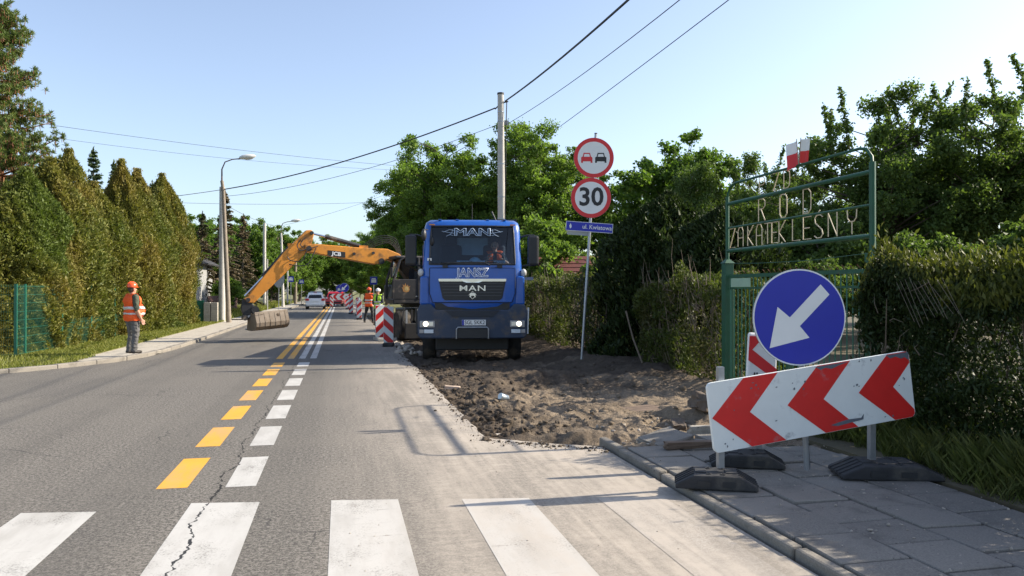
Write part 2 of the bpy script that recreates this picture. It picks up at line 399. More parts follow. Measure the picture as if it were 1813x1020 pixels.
for i, (a, b) in enumerate([(-2.25,-1.73),(-1.10,-.60),(-.07,.43),(.91,1.42),(1.94,2.45)]):
    ye = (6.14,6.15,6.0,5.82,5.62)[i]; MB().add([(a,1.9,.002),(b,1.9,.002),(b,ye-.04,.002),(a,ye+.04,.002)], [(0,1,2,3)]).build('crossing_stripe', MT['white_paint'] if i < 4 else MT['faded_paint'], road)
for i in range(7):
    y = 6.69+1.72*i
    flat('yellow_dash', -1.46, -1.22, y, y+(1.15 if i < 6 else .95), .002, MT['yellow_paint'], road)
    flat('white_dash', -.92, -.68, y-.06, y+(1.09 if i < 6 else .9), .002, MT['white_paint'], road)
for x in (-1.42,-1.16): flat('yellow_line', x-.075, x+.075, 18.9, 165, .004, MT['yellow_paint'], road)
for x in (-.90,-.64): flat('white_line', x-.075, x+.075, 18.9, 165, .004, MT['white_paint'], road)
flat('white_line', 1.30, 1.42, 60, 165, .004, MT['white_paint'], road)

def kerb_run(name, pts, side, zt=.10, wd=.15, parent=None, m=None, seed=1):
    """individual kerb stones, about a metre each, along a polyline"""
    rg = random.Random(seed); P = [Vector((*p,0)) for p in pts]; d = [0]
    for a, b in zip(P, P[1:]): d.append(d[-1]+(b-a).length)
    def at(s):
        for i in range(len(P)-1):
            if s <= d[i+1] or i == len(P)-2: return P[i].lerp(P[i+1], (s-d[i])/(d[i+1]-d[i]))
    s = 0
    while s < d[-1]-.3:
        L = min(.99, d[-1]-s); a, b = at(s), at(s+L); t = (b-a).normalized(); nrm = Vector((t.y,-t.x,0))*side
        c = (a+b)/2+nrm*(wd/2+rg.uniform(-.008,.008)); ll = (b-a).length-.012
        o = MB().box((0,0,0), (ll, wd, .30)).build(name, m or MT['kerb'], parent, bevel=.018)
        o.location = (c.x, c.y, zt-.15+rg.uniform(-.012,.006)); o.rotation_euler = (rg.uniform(-.02,.02), rg.uniform(-.008,.008), math.atan2(t.y,t.x)+rg.uniform(-.008,.008))
        s += L
kr = structure(MB().box((2.71,4.2,-.23), (.08,7.0,.1)).build('kerb_right', MT['concrete']))
kerb_run('kerb_stone', [(2.665,1.2),(2.665,7.75)], 1, .055, .085, kr, seed=3)
kl = structure(MB().box((-4.55,100,-.02), (.13,105,.24)).build('kerb_left', MT['kerb']))
KK = [p for p in KL if 15.5 < p[1] < 26] + [(-4.4,47)]
kerb_run('kerb_stone', KK, -1, .095, .15, kl, seed=8)

slab_me = MB().box((0,0,0), (.455,.455,.07)).mesh('paving_slab', MT['slab']); slab_pale = MB().box((0,0,0), (.485,.485,.07)).mesh('paving_slab', MT['slab_pale'])
def slabs(parent, x0, nx, step, y0, y1, z, me, keep, seed, jit=.004, tilt=.01, stag=True):
    rg = random.Random(seed)
    for i in range(nx):
        y = y0+(step/2*(i % 2) if stag else 0)
        while y < y1:
            if keep(x0+i*step, y):
                o = bpy.data.objects.new('paving_slab', me); link(o, parent)
                o.location = (x0+i*step+rg.uniform(-.004,.004), y+rg.uniform(-.004,.004), z+rg.uniform(-jit,jit))
                o.rotation_euler = (rg.uniform(-tilt,tilt), rg.uniform(-tilt,tilt), rg.uniform(-.008,.008))
                b = o.modifiers.new('bevel','BEVEL'); b.width = .007; b.segments = 1
            y += step
pv = structure(MB().box((3.76,4.4,-.03), (1.98,6.4,.06)).build('pavement_right', MT['earth']))
rgk = random.Random(77)
slabs(pv, 2.99, 4, .475, 1.7, 7.45, .024, slab_me, lambda x, y: y < 7.0 or rgk.random() < .55, 4, .008, .018)
pvl = structure(MB().add([(-4.5,21,.03),(-4.5,170,.03),(-6.0,170,.03),(-6.0,19,.03),(-5.3,19,.03)], [(0,1,2,3,4)]).build('pavement_left', MT['slab_pale']))
slabs(pvl, -4.80, 3, .495, 18.4, 44, .062, slab_pale, lambda x, y: x < kerb_x(y)-.42 and (y > 19 or x > -5.7), 6, .004, .006)
flat('pavement_strip', -6.0, -4.62, 44.3, 170, .085, MT['slab_pale'], pvl)

# grassy ground left of the road, gardens to the right
structure(MB().prism([(-60,15.62),(-10,15.75),(-8.25,15.95),(-7.0,16.45),(-6.22,17.1),(-5.65,18.0),(-5.85,19),(-5.95,20),(-5.95,170),(-60,170)], (0,0,-.2), (1,0,0),(0,1,0),(0,0,1), .26).build('verge_left', MT['turf']))
structure(MB().prism([(4.74,-6),(60,-6),(60,170),(7.4,170),(6.3,31),(6.3,11.3),(5.9,7.6),(4.74,7.6)], (0,0,-.2), (1,0,0),(0,1,0),(0,0,1), .26).build('garden_ground', MT['earth']))
structure(MB().add([(1.45,30.6,-.03),(7.6,30.6,.05),(7.6,52,.05),(1.45,52,-.03)], [(0,1,2,3)]).build('roadside_soil', MT['soil'])); structure(MB().add([(1.45,52,-.03),(7.6,52,.05),(7.6,170,.05),(1.45,170,-.03)], [(0,1,2,3)]).build('roadside_turf', MT['turf']))

# the torn-up strip
def soil_h(x, y):
    h = -.05+.22*sstep(4.3, 6.0, x)*sstep(10.8, 13.5, y)+.06*sstep(2.5, 3.2, x)*(1-sstep(7.6, 9.5, y))
    h = h+.16*(fbm(x*1.3, y*1.1, 3)-.5)+.10*(fbm(x*4.1+7, y*4.1, 3)-.5)+.10*(fbm(x*9, y*9+4, 4)-.5)*(.5+1.2*fbm(x*.9+3,y*.9,2))
    rd = 1-np.abs(2*fbm(x*3.3+40, y*3.3+9, 3)-1); h = h+.09*(rd-.75)*sstep(8, 9, y)*(1-.5*sstep(3, 5, x))
    def mound(cx, cy, r, a): return a*np.exp(-((x-cx)**2+(y-cy)**2)/(r*r))
    h = h+mound(2.52,8.05,.26,.13)+mound(2.1,8.35,.3,.06)+mound(1.95,10.6,.5,.07)+mound(2.45,12.6,.45,.17)+mound(2.9,14.2,.8,.13)+mound(3.9,13.6,.9,.12)+mound(4.25,9.1,.45,.15)+mound(4.6,8.7,.4,.12)+mound(2.0,9.6,.4,.06)
    h = h-mound(2.36,7.78,.15,.14)-mound(3.95,8.75,.28,.12)-mound(2.75,10.2,.3,.06)
    for (cx, k, y0, y1, wd, ph) in ((3.05,.10,9.0,11.2,.20,0),(3.95,-.10,8.4,10.6,.18,1),(3.6,.22,11.0,13.8,.16,2),(3.2,.22,11.2,14.2,.15,.5)):
        c = cx+k*(y-y0); m = np.exp(-((x-c)/wd)**4)*sstep(y0-.1,y0+.15,y)*(1-sstep(y1-.2,y1+.1,y))
        tr = .05*sstep(-.3,.3,np.sin(2*math.pi*(y+.6*np.abs(x-c))/.115+ph))
        h = h*(1-.75*m)+m*(-.055+tr)
    h = np.where(x < 1.62, np.minimum(h, .012), h)
    return np.where((y < 8.17-.66*(x-1.54)) & (x < 2.72), -.12, h)
gx = np.concatenate([np.arange(1.46,5.0,.028), np.arange(5.0,6.7,.06)]); gy = np.concatenate([np.arange(6.9,13.5,.028), np.arange(13.5,18,.05), np.arange(18,31.2,.14)])
XX, YY = np.meshgrid(gx, gy); ZZ = soil_h(XX, YY)
nx, ny = len(gx), len(gy); idx = np.arange(nx*ny).reshape(ny, nx)
F = np.stack([idx[:-1,:-1], idx[:-1,1:], idx[1:,1:], idx[1:,:-1]], -1).reshape(-1,4)
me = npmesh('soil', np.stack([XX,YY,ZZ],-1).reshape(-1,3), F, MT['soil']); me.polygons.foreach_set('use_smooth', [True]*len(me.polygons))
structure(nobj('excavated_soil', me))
# clods and stones
ico = bmesh.new(); bmesh.ops.create_icosphere(ico, subdivisions=1, radius=1); iv = np.array([v.co[:] for v in ico.verts]); ifc = np.array([[v.index for v in f.verts] for f in ico.faces]); ico.free()
def rocks(name, px, py, size, m, seed, zoff=.25, kind='stuff', zf=None):
    rs = np.random.RandomState(seed); n = len(px); z = (zf or soil_h)(px, py)
    V = (iv[None]*(1+.9*(rs.rand(n, len(iv), 1)-.5))+.35*(rs.rand(n,len(iv),3)-.5))*(size[:,None,None]*(.5+1.0*rs.rand(n,1,3))*np.array([1,1,.7]))
    V = V+np.stack([px,py,z+size*zoff],-1)[:,None]
    Fs = ifc[None]+(np.arange(n)*len(iv))[:,None,None]
    return tag(nobj(name, npmesh(name, V.reshape(-1,3), Fs.reshape(-1,3), m)), kind=kind)
rs = np.random.RandomState(3)
n = 700; ax_ = 1.56-np.abs(rs.randn(n))*.10; ay_ = 8.1+rs.rand(n)**1.3*11; bx_ = rs.uniform(1.5,2.65,500); by_ = 8.15-.66*(bx_-1.54)-np.abs(rs.randn(500))*.13
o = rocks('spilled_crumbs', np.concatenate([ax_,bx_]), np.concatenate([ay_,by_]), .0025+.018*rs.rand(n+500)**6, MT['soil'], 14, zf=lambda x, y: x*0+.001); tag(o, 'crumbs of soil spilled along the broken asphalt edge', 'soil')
n = 1500; ex = np.concatenate([1.58+np.abs(rs.randn(n))*.45, rs.uniform(1.7,5.6,900)]); ey = np.concatenate([8.35+rs.rand(n)**1.5*9, rs.uniform(8.2,16,900)])
k = ex < 6; ex, ey = ex[k], ey[k]
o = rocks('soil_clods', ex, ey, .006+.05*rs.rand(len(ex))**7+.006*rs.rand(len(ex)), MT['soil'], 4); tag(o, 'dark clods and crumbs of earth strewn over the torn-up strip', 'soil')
MT['stone'] = mat('rubble_stone', (.40,.35,.29), .9, .35, 3, .3, 30, space='world')
px = np.concatenate([rs.uniform(1.5,2.0,60), rs.uniform(2.9,4.2,50)]); py = np.concatenate([rs.uniform(19.5,27,60), rs.uniform(7.2,9,50)])
o = rocks('rubble', px, py, np.concatenate([.05+.09*rs.rand(60), .01+.025*rs.rand(50)]), MT['stone'], 9); tag(o, 'pale broken stones heaped beside the lorry and pavement end', 'rubble')
n = 260; qx = rs.uniform(-.2,2.6,n); qy = rs.uniform(4.4,9,n); qx2 = rs.uniform(2.8,4.7,500); qy2 = rs.uniform(3,7.6,500)
o = rocks('grit', np.concatenate([qx,qx2]), np.concatenate([qy,qy2]), np.concatenate([.002+.005*rs.rand(n)**3,.003+.008*rs.rand(500)**3]), MT['stone'], 11, zf=lambda x, y: np.where(x > 2.64, .060, .001)); tag(o, 'loose grit scattered on the dusty asphalt and paving slabs', 'grit')

# ------------------------------------------------------------------ grass
def blades(name, X, Y, Z, h, wd, m, seed, lean=.45):
    rs = np.random.RandomState(seed); n = len(X); th = rs.rand(n)*2*np.pi; ph = rs.rand(n)*2*np.pi
    dx, dy = np.cos(th)*wd/2, np.sin(th)*wd/2; lx, ly = np.cos(ph)*h*lean*rs.rand(n), np.sin(ph)*h*lean*rs.rand(n)
    V = np.stack([np.stack([X-dx,Y-dy,Z],-1), np.stack([X+dx,Y+dy,Z],-1), np.stack([X+dx*.6+lx*.45,Y+dy*.6+ly*.45,Z+h*.6],-1), np.stack([X+lx,Y+ly,Z+h],-1)], 1)
    F = np.arange(n)[:,None]*4+np.array([[0,1,2,3]])
    return tag(nobj(name, npmesh(name, V.reshape(-1,3), F, m)), kind='stuff')
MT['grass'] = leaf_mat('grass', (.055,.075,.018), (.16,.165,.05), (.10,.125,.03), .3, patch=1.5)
MT['grass_sun'] = leaf_mat('grass_sun', (.12,.15,.025), (.26,.25,.06), (.17,.19,.035), .3, patch=.8)  # grass with its colour lightened for the sunlit left side
rs = np.random.RandomState(21)
n = 32000; X = 4.72+rs.rand(n)**.8*1.3; Y = rs.uniform(2.6,8.0,n); k = fbm(X*2.1,Y*2.1,3) > .33+.28*(1-sstep(4.72,5.2,X)); X, Y = X[k], Y[k]
h = (.05+.2*rs.rand(len(X))**1.6)*(.45+.8*sstep(4.72,5.3,X))*(.5+1.0*fbm(X*1.7+5,Y*1.7,3))
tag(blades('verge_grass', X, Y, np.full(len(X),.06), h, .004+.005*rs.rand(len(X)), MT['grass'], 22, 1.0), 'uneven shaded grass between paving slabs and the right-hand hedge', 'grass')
n = 58000; Y = 16+rs.rand(n)**1.35*36; X = np.where(Y < 20, -5.7-rs.rand(n)**1.3*9, -5.9-rs.rand(n)*1.9); k = np.array([x < kerb_x(y)-.2 for x, y in zip(X, Y)])
X, Y = X[k], Y[k]; h = .025+.06*rs.rand(len(X))*(.3+1.4*fbm(X*1.2,Y*1.2,3))
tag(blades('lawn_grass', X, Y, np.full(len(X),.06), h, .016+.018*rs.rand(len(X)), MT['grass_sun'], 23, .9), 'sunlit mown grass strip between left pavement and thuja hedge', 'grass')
n = 16000; Y = rs.uniform(44,110,n); X = -5.9-rs.rand(n)*3.5; h = .15+.5*rs.rand(n)*(fbm(X*.8,Y*.3,2))
tag(blades('tall_grass', X, Y, np.full(n,.05), h, .03+.03*rs.rand(n), MT['grass_sun'], 24, .7), 'tall rough grass along the far left pavement beyond the lamp post', 'grass')
# ------------------------------------------------------------------ vegetation
def unit(v): return v/np.maximum(np.linalg.norm(v, axis=-1, keepdims=True), 1e-9)
def leaves(name, P, size, m, seed, asp=.55, axis=None, spread=1.0):
    """leaf-shaped quads at P; axis biases the leaf direction"""
    rs = np.random.RandomState(seed); n = len(P)
    a = rs.randn(n,3)
    if axis is not None: a = unit(axis)+spread*.6*a
    a = unit(a); b = unit(np.cross(a, rs.randn(n,3))); s = np.asarray(size).reshape(-1,1)*np.ones((n,1)); c = np.cross(a,b)*s*.12
    V = np.stack([P-a*s*.5, P+b*s*asp*.5+c, P+a*s*.5, P-b*s*asp*.5+c], 1)
    return npmesh(name, V.reshape(-1,3), np.arange(n*4).reshape(-1,4), m)
MT['maple'] = leaf_mat('maple_leaf', (.09,.155,.034), (.225,.32,.072), (.15,.235,.045), .52, patch=.35)
MT['oak'] = leaf_mat('oak_leaf', (.065,.125,.022), (.165,.25,.048), (.105,.18,.03), .45, patch=.35)
MT['fruit'] = leaf_mat('fruit_leaf', (.05,.09,.024), (.17,.235,.07), (.095,.145,.036), .5, patch=.6)
MT['birch'] = leaf_mat('birch_leaf', (.06,.10,.025), (.14,.19,.055), (.09,.14,.03), .4, patch=.5)
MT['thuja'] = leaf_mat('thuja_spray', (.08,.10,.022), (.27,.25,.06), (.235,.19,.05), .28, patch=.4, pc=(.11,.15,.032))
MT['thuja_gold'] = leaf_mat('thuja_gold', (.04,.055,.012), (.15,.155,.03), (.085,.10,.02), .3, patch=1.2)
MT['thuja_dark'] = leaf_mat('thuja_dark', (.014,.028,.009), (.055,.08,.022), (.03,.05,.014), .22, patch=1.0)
MT['spruce'] = leaf_mat('spruce', (.035,.065,.028), (.09,.13,.05), None, .15); MT['pine'] = leaf_mat('pine_needle', (.065,.105,.03), (.21,.25,.08), (.11,.155,.045), .3, patch=.8)
MT['dead_needles'] = leaf_mat('dead_needles', (.11,.085,.055), (.21,.165,.10), (.08,.085,.04), .15, patch=.4)
MT['hedge_leaf'] = leaf_mat('hedge_leaf', (.035,.055,.012), (.13,.16,.035), (.085,.09,.03), .35, patch=1.6)
MT['bush_light'] = leaf_mat('bush_light', (.09,.14,.02), (.21,.27,.04), None, .4)

def limb_mesh(M, p0, p1, r0, r1, rg, sag=.12, n=5):
    p0, p1 = Vector(p0), Vector(p1); L = (p1-p0).length; pts = []
    off = Vector((rg.uniform(-1,1),rg.uniform(-1,1),rg.uniform(0,1)))*L*sag
    for i in range(n):
        t = i/(n-1); pts.append(p0.lerp(p1,t)+off*4*t*(1-t)*.5)
    M.tube(pts, r0, 6, True, r1); return pts
def broadleaf(name, h, rx, ry, base, seed, lm, bm, nclump=70, nleaf=30000, lsize=.16, crad=(.5,1.0), trunk_r=.22, up=0, asp=.6, droop=0, spikes=0):
    """tree prototype > trunk (limbs in one mesh), crown: leaves in clumps round the limb ends"""
    rg = random.Random(seed); rs = np.random.RandomState(seed)
    root = bpy.data.objects.new(name, None); link(root)
    M = MB(); cz = (h+base)/2; rz = (h-base)/2
    M.tube([(0,0,-.25),(rg.uniform(-.1,.1),rg.uniform(-.1,.1),base*.6),(rg.uniform(-.2,.2),rg.uniform(-.2,.2),base+rz*.5),(rg.uniform(-.3,.3),rg.uniform(-.3,.3),base+rz*1.3)], [trunk_r*1.25,trunk_r,trunk_r*.6,trunk_r*.2], 9)
    C = []; tries = 0
    while len(C) < nclump and tries < 5000:
        tries += 1
        d = unit(rs.randn(1,3))[0]; q = rs.rand()**.45
        d = d*q*np.array([rx,ry,rz])*(.72+.42*mnoise.noise(Vector((d[0]*1.6+seed,d[1]*1.6,d[2]*1.6)))+.1)
        p = np.array([0,0,cz])+d
        if p[2] < base*.8: continue
        r = rg.uniform(*crad)*(1.1-.35*q)
        if all(np.linalg.norm(p-c[0]) > .45*(r+c[1]) for c in C): C.append((p, r))
    SH = []
    for _ in range(spikes):       # long shoots that break the outline
        th = rg.uniform(0, 6.28); q = rg.uniform(.2,.9); top = h*(.93+.12*rg.random())*(1-.25*q)
        lx, ly = rg.uniform(-.08,.08), rg.uniform(-.08,.08); bz = top-rz*.30
        SH.append((math.cos(th)*rx*q, math.sin(th)*ry*q, bz-.2, lx*9, ly*9))
        M.tube([(math.cos(th)*rx*q,math.sin(th)*ry*q,bz-.3),(math.cos(th)*rx*q+lx*9,math.sin(th)*ry*q+ly*9,bz+1.75)], .016, 5, False, .004)
    for p, r in C:
        zt = max(base*.7, min(p[2]-.35*math.hypot(p[0],p[1])-.2, h*.8))
        limb_mesh(M, (0,0,zt), p, max(.02,trunk_r*.32*(1-zt/h)+.015), .012, rg)
    M.build('trunk', bm, root, smooth=True)
    wts = np.array([c[1]**2 for c in C]); cnt = np.maximum(12, (wts/wts.sum()*nleaf).astype(int)); P = []
    for (p, r), k in zip(C, cnt):
        sub = unit(rs.randn(max(3,k//45),3))*r*.75*rs.rand(max(3,k//45),1)**.4         # twigs inside the clump
        q = sub[rs.randint(0,len(sub),k)]+rs.randn(k,3)*r*.22
        q[:,2] *= .8
        if droop: q[:,2] -= np.abs(rs.randn(k))*droop*r
        P.append(p+q)
    for sx_, sy_, sz2, ex_, ey_ in SH:
        k = 420; t = rs.rand(k)**.8; tw = unit(rs.randn(14,3)*np.array([1,1,.5])+np.array([0,0,.5])); wi = rs.randint(0,14,k); tt = np.clip(np.linspace(.05,.9,14)[wi]+rs.randn(k)*.02,0,1)
        side_ = rs.rand(k) < .6; t = np.where(side_, tt, t); ln = np.where(side_, rs.rand(k)*.42*(1.1-t), 0)[:,None]
        P.append(np.stack([sx_+ex_*t, sy_+ey_*t, sz2+2.0*t],-1)+tw[wi]*ln+rs.randn(k,3)*.045)
    P = np.concatenate(P)
    ax = None
    if droop: ax = np.tile(np.array([[0,0,-1.0]]), (len(P),1))
    me = leaves('crown', P, lsize*(.6+.8*rs.rand(len(P))), lm, seed, asp, ax, 1.0)
    nobj('crown', me, root); return root
def thuja(name, h, r, seed, lm, n=26000, size=.12, point=.75, hole=.40, cone=.36):
    rs = np.random.RandomState(seed); rg = random.Random(seed); root = bpy.data.objects.new(name, None); link(root)
    M = MB(); M.tube([(0,0,-.2),(0,0,h*.5),(0,0,h*.97)], [.09,.05,.01], 7)
    for i in range(60):
        z = .2+h*.85*rg.random(); th = rg.random()*6.28; q = r*(1-(z/h))**point*.75
        M.tube([(0,0,z-.15),(math.cos(th)*q,math.sin(th)*q,z+.25)], .014, 4, False, .004)
    M.build('trunk', MT['bark'], root)
    z = h*rs.rand(n)**1.15; th = rs.rand(n)*2*np.pi; prof = np.minimum(1, (1-z/h)/cone)**point
    cx_n, sy_n = np.cos(th)*1.6+9, np.sin(th)*1.6+9
    lump = .62+.95*(fbm(cx_n*1.1+seed+z*.55, sy_n*1.1+z*.9, 3)-.2)*.8+.30*(fbm(cx_n*3.2+z*2.1, sy_n*3.2+seed+z*2.3, 2)-.5)
    q = r*np.maximum(prof,.02)*lump*(1-.42*rs.rand(n)**2.2)+.03
    kp = (fbm(cx_n*2.0+z*1.6+3, sy_n*2.0-z*1.9+seed, 3) > hole) | (rs.rand(n) < .25); q, th, z = q[kp], th[kp], z[kp]; q = q+np.where(rs.rand(len(q)) < .07, .10*rs.rand(len(q)), 0)
    P = np.stack([q*np.cos(th), q*np.sin(th), z+.05], -1); n = len(q)
    ax = np.stack([.6*np.cos(th), .6*np.sin(th), np.ones(n)*.9], -1)
    k = int(n*.02); tip = np.stack([rs.randn(k)*.06, rs.randn(k)*.06, h*(.9+.14*rs.rand(k))], -1)
    P = np.concatenate([P, tip]); ax = np.concatenate([ax, np.tile([[0,0,1.0]], (k,1))])
    nobj('crown', leaves('crown', P, size*(.5+1.1*rs.rand(len(P))), lm, seed, .32, ax, .85), root); return root
def spruce(name, h, r, seed, lm, bm, whorl=.38, needles=14, dead=False, size=.2, z0=.6):
    rs = np.random.RandomState(seed); rg = random.Random(seed); root = bpy.data.objects.new(name, None); link(root)
    M = MB(); M.tube([(0,0,-.2),(.03,0,h*.5),(0,0,h)], [.14,.08,.012], 8); P = []; A = []
    z = z0
    while z < h-.15:
        L = r*(1-z/h)**.85+.08
        for k in range(rg.randint(4,7)):
            th = rg.random()*6.28; l = L*rg.uniform(.65,1.1); dz = -.18*l if z < h*.75 else .25*l
            e = Vector((math.cos(th)*l, math.sin(th)*l, z+dz)); s = Vector((0,0,z))
            M.tube([s, s.lerp(e,.5)+Vector((0,0,.06*l)), e], max(.006,.02*(1-z/h)+.005), 4, False, .004)
            if dead and rg.random() < .35: continue
            nn = int(needles*l/.8)+4
            t = .15+.85*rs.rand(nn); b = np.array(s)[None]+(np.array(e)-np.array(s))[None]*t[:,None]
            b[:,2] += .12*l*t*(1-t)*2; side = np.array([-math.sin(th),math.cos(th),0])*np.where(rs.rand(nn)<.5,-1,1)[:,None]
            P.append(b+side*(.09*rs.rand(nn)*(1.2-t))[:,None]+rs.randn(nn,3)*.02-np.array([0,0,.04*1])*rs.rand(nn)[:,None]*2)
            A.append(side*.7+np.array([math.cos(th),math.sin(th),-.1])[None])
        z += whorl*rg.uniform(.55,1.1)*(1-.5*z/h)
    tp = np.zeros((12,3)); tp[:,2] = h-.35+.45*rs.rand(12); P.append(tp); A.append(np.tile([[0,0,1.]],(12,1))+rs.randn(12,3)*.3)
    M.build('trunk', bm, root)
    P = np.concatenate(P); A = np.concatenate(A)
    nobj('crown', leaves('crown', P, size*(.7+.7*rs.rand(len(P))), lm, seed, .34, A, .5), root); return root
def pine(name, h, seed):
    rs = np.random.RandomState(seed); rg = random.Random(seed); root = bpy.data.objects.new(name, None); link(root)
    M = MB(); M.tube([(0,0,-.2),(.1,0,h*.4),(-.05,.1,h*.75),(0,0,h)], [.2,.15,.09,.02], 9); P = []; A = []
    z = 3.0
    while z < h-.1:
        L = 3.3*min(1, (1-z/h)*1.15+.12)
        for k in range(rg.randint(6,8)):
            th = rg.random()*6.28; l = L*rg.uniform(.6,1.08)
            e = Vector((math.cos(th)*l, math.sin(th)*l, z+.22*l+rg.uniform(-.1,.25))); s = Vector((0,0,z)); m_ = s.lerp(e,.55)-Vector((0,0,.1*l))
            M.tube([s,m_,e], .045*(1-z/h)+.018, 5, False, .012)
            for j in range(int(8+l*11)):
                t = rg.uniform(.32,1.0); c = (s.lerp(m_,t/.55) if t < .55 else m_.lerp(e,(t-.55)/.45))+Vector((rg.gauss(0,.16),rg.gauss(0,.16),rg.gauss(.05,.12)))*(1.1 if t < .95 else .4)
                M.tube([c-Vector((0,0,.12)), c+Vector((0,0,.06))], .008, 4, False)
                nn = 24; d = unit(rs.randn(nn,3)+np.array([[math.cos(th)*.5,math.sin(th)*.5,.9]])); c = np.array(c)
                P.append(c[None]+d*.07+np.array([[0,0,.06]])*rs.rand(nn,1)); A.append(d)
        z += rg.uniform(.3,.46)
    M.build('trunk', MT['pine_bark'], root)
    P = np.concatenate(P); A = np.concatenate(A)
    nobj('crown', leaves('crown', P, .16*(.7+.6*rs.rand(len(P))), MT['pine'], seed, .17, A, .25), root); return root
def place(root, label, cat, loc, rz=0, s=1.0, group=None, sz=None):
    root.location = loc; root.rotation_euler = (0,0,rz); root.scale = (s,s,sz or s); return tag(root, label, cat, group)
def hedge(name, label, x0, x1, y0, y1, z0, z1, seed, lm, n, size, topm=None, twigs=0, twig_len=.8, gap=.0, asp=.5, cat='hedge', lumps=.22, zfun=None, taper=0, group=None):
    """clipped hedge > stems, foliage (> top shoots of another colour)"""
    rs = np.random.RandomState(seed); rg = random.Random(seed); root = thing(name, label, cat, ((x0+x1)/2,(y0+y1)/2,z0), 0, group)
    w, d, h = (x1-x0)/2, (y1-y0)/2, z1-z0
    u = rs.rand(n); side = rs.choice(4, n, p=[.52,.14,.26,.08]); y = rs.uniform(-d,d,n); z = h*rs.rand(n)**.9; x = rs.uniform(-w,w,n)
    dep = np.abs(rs.randn(n))*.13
    x = np.where(side == 0, -w+dep, np.where(side == 1, w-dep, x)); z = np.where(side == 2, h-dep*.8, z); y = np.where(side == 3, np.where(u < .5,-d+dep,d-dep), y)
    lf = fbm((y+50)*1.3+seed, z*1.6+20, 3)-.5; lt = fbm((y+50)*1.1+seed+9, x*2+20, 3)-.5
    x = x-np.where(side == 0, 1, 0)*lf*lumps*2.2; z = np.where(side == 2, z+lt*lumps*2.2, z*(1+lt*.15)); y = y+np.where(side == 3, np.sign(y)*(fbm(z*1.7+seed, x*2+7, 3)-.6)*lumps*2.4, 0); z = z*(1-.14*sstep(.82,1.0,np.abs(y)/d))
    x = x+taper*(z/h)*np.where(side == 0, 1, 0)
    if gap: k = (fbm(y*2.3+3+seed, z*2.3+40, 3) > gap) | (side != 0) | (dep > .16); x, y, z, side = x[k], y[k], z[k], side[k]
    P = np.stack([x,y,z],-1); ax = np.stack([np.where(side==0,-.6,0),np.zeros(len(x)),np.ones(len(x))],-1)
    M = MB()
    for i in range(int((y1-y0)*9)):
        bx, by = rg.uniform(-w*.6,w*.6), rg.uniform(-d,d)
        M.tube([(bx,by,-.1),(bx+rg.uniform(-.15,.1),by+rg.uniform(-.15,.15),h*.5),(bx+rg.uniform(-.25,.2),by+rg.uniform(-.3,.3),h*rg.uniform(.75,1))], .016, 5, False, .004)
    for i in range(twigs):
        bx, by, bz = -w+rg.uniform(-.02,.16), rg.uniform(-d,d), rg.uniform(.05,h*.98); l = rg.uniform(.25,1)*twig_len
        e = Vector((bx-rg.uniform(-.05,.18)*l, by+rg.gauss(0,.4)*l, bz+rg.gauss(.35,.55)*l)); s = Vector((bx,by,bz))
        e.z = max(.02, e.z)
        M.tube([s, s.lerp(e,.5)+Vector((rg.uniform(-.06,.03),rg.uniform(-.06,.06),rg.uniform(-.04,.08))), e], rg.uniform(.003,.009), 4, False, .002)
    M.build('stems', MT['twig'], root)
    fo = nobj('foliage', leaves('foliage', P, size*(.45+1.3*rs.rand(len(P))**2), lm, seed, asp, ax, 1.1), root)
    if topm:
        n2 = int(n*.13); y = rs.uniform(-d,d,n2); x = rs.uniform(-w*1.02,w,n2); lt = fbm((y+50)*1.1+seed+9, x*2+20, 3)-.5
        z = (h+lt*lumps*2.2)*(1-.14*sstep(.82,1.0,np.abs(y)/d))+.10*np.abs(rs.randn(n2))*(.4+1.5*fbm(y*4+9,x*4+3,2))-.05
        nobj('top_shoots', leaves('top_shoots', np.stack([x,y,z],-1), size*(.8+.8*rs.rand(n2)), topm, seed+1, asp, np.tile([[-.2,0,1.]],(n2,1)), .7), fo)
    return root

# --- left: row of tall thujas, conifers behind, pine
tj = [thuja('thuja_tree', 5.6, 1.25, s, MT['thuja'], 64000, .105, .8, .45, cn_) for s, cn_ in ((11,.40),(12,.32),(13,.5),(14,.36))]
LH = [4.0,4.8,4.2,5.4,4.7,6.0,4.9,5.3,6.3,5.0,5.7,6.5,5.2,6.0,6.8,5.6,6.3]
rg = random.Random(2)
for i, hh in enumerate(LH):
    y = 22.2+i*1.15+rg.uniform(-.25,.25)
    t = tj[i] if i < 4 else copy_tree(tj[(i*3+i//4) % 4])
    place(t, f'olive green thuja, {ORD[i]} in the tall left row counting from the green mesh fence', 'thuja', (-8.6+rg.uniform(-.3,.25)+.035*i, y, .03), rg.random()*6.28, rg.uniform(1.0,1.25), 'row of tall thujas left of the pavement', hh/5.6)
tg = random.Random(6)
for i, (x, hh) in enumerate(((-9.3,3.9),(-10.9,4.3),(-12.6,4.6))): place(copy_tree(tj[i]), ['thuja behind the green mesh fence nearest its corner post','thuja behind the green mesh fence at the left edge','thuja behind the mesh fence mostly outside the left edge'][i], 'thuja', (x,21.5,.03), tg.random()*6, 1.1, None, hh/5.6)
sp = spruce('spruce_tree', 8.0, 1.7, 31, MT['spruce'], MT['bark'], .36, 26)
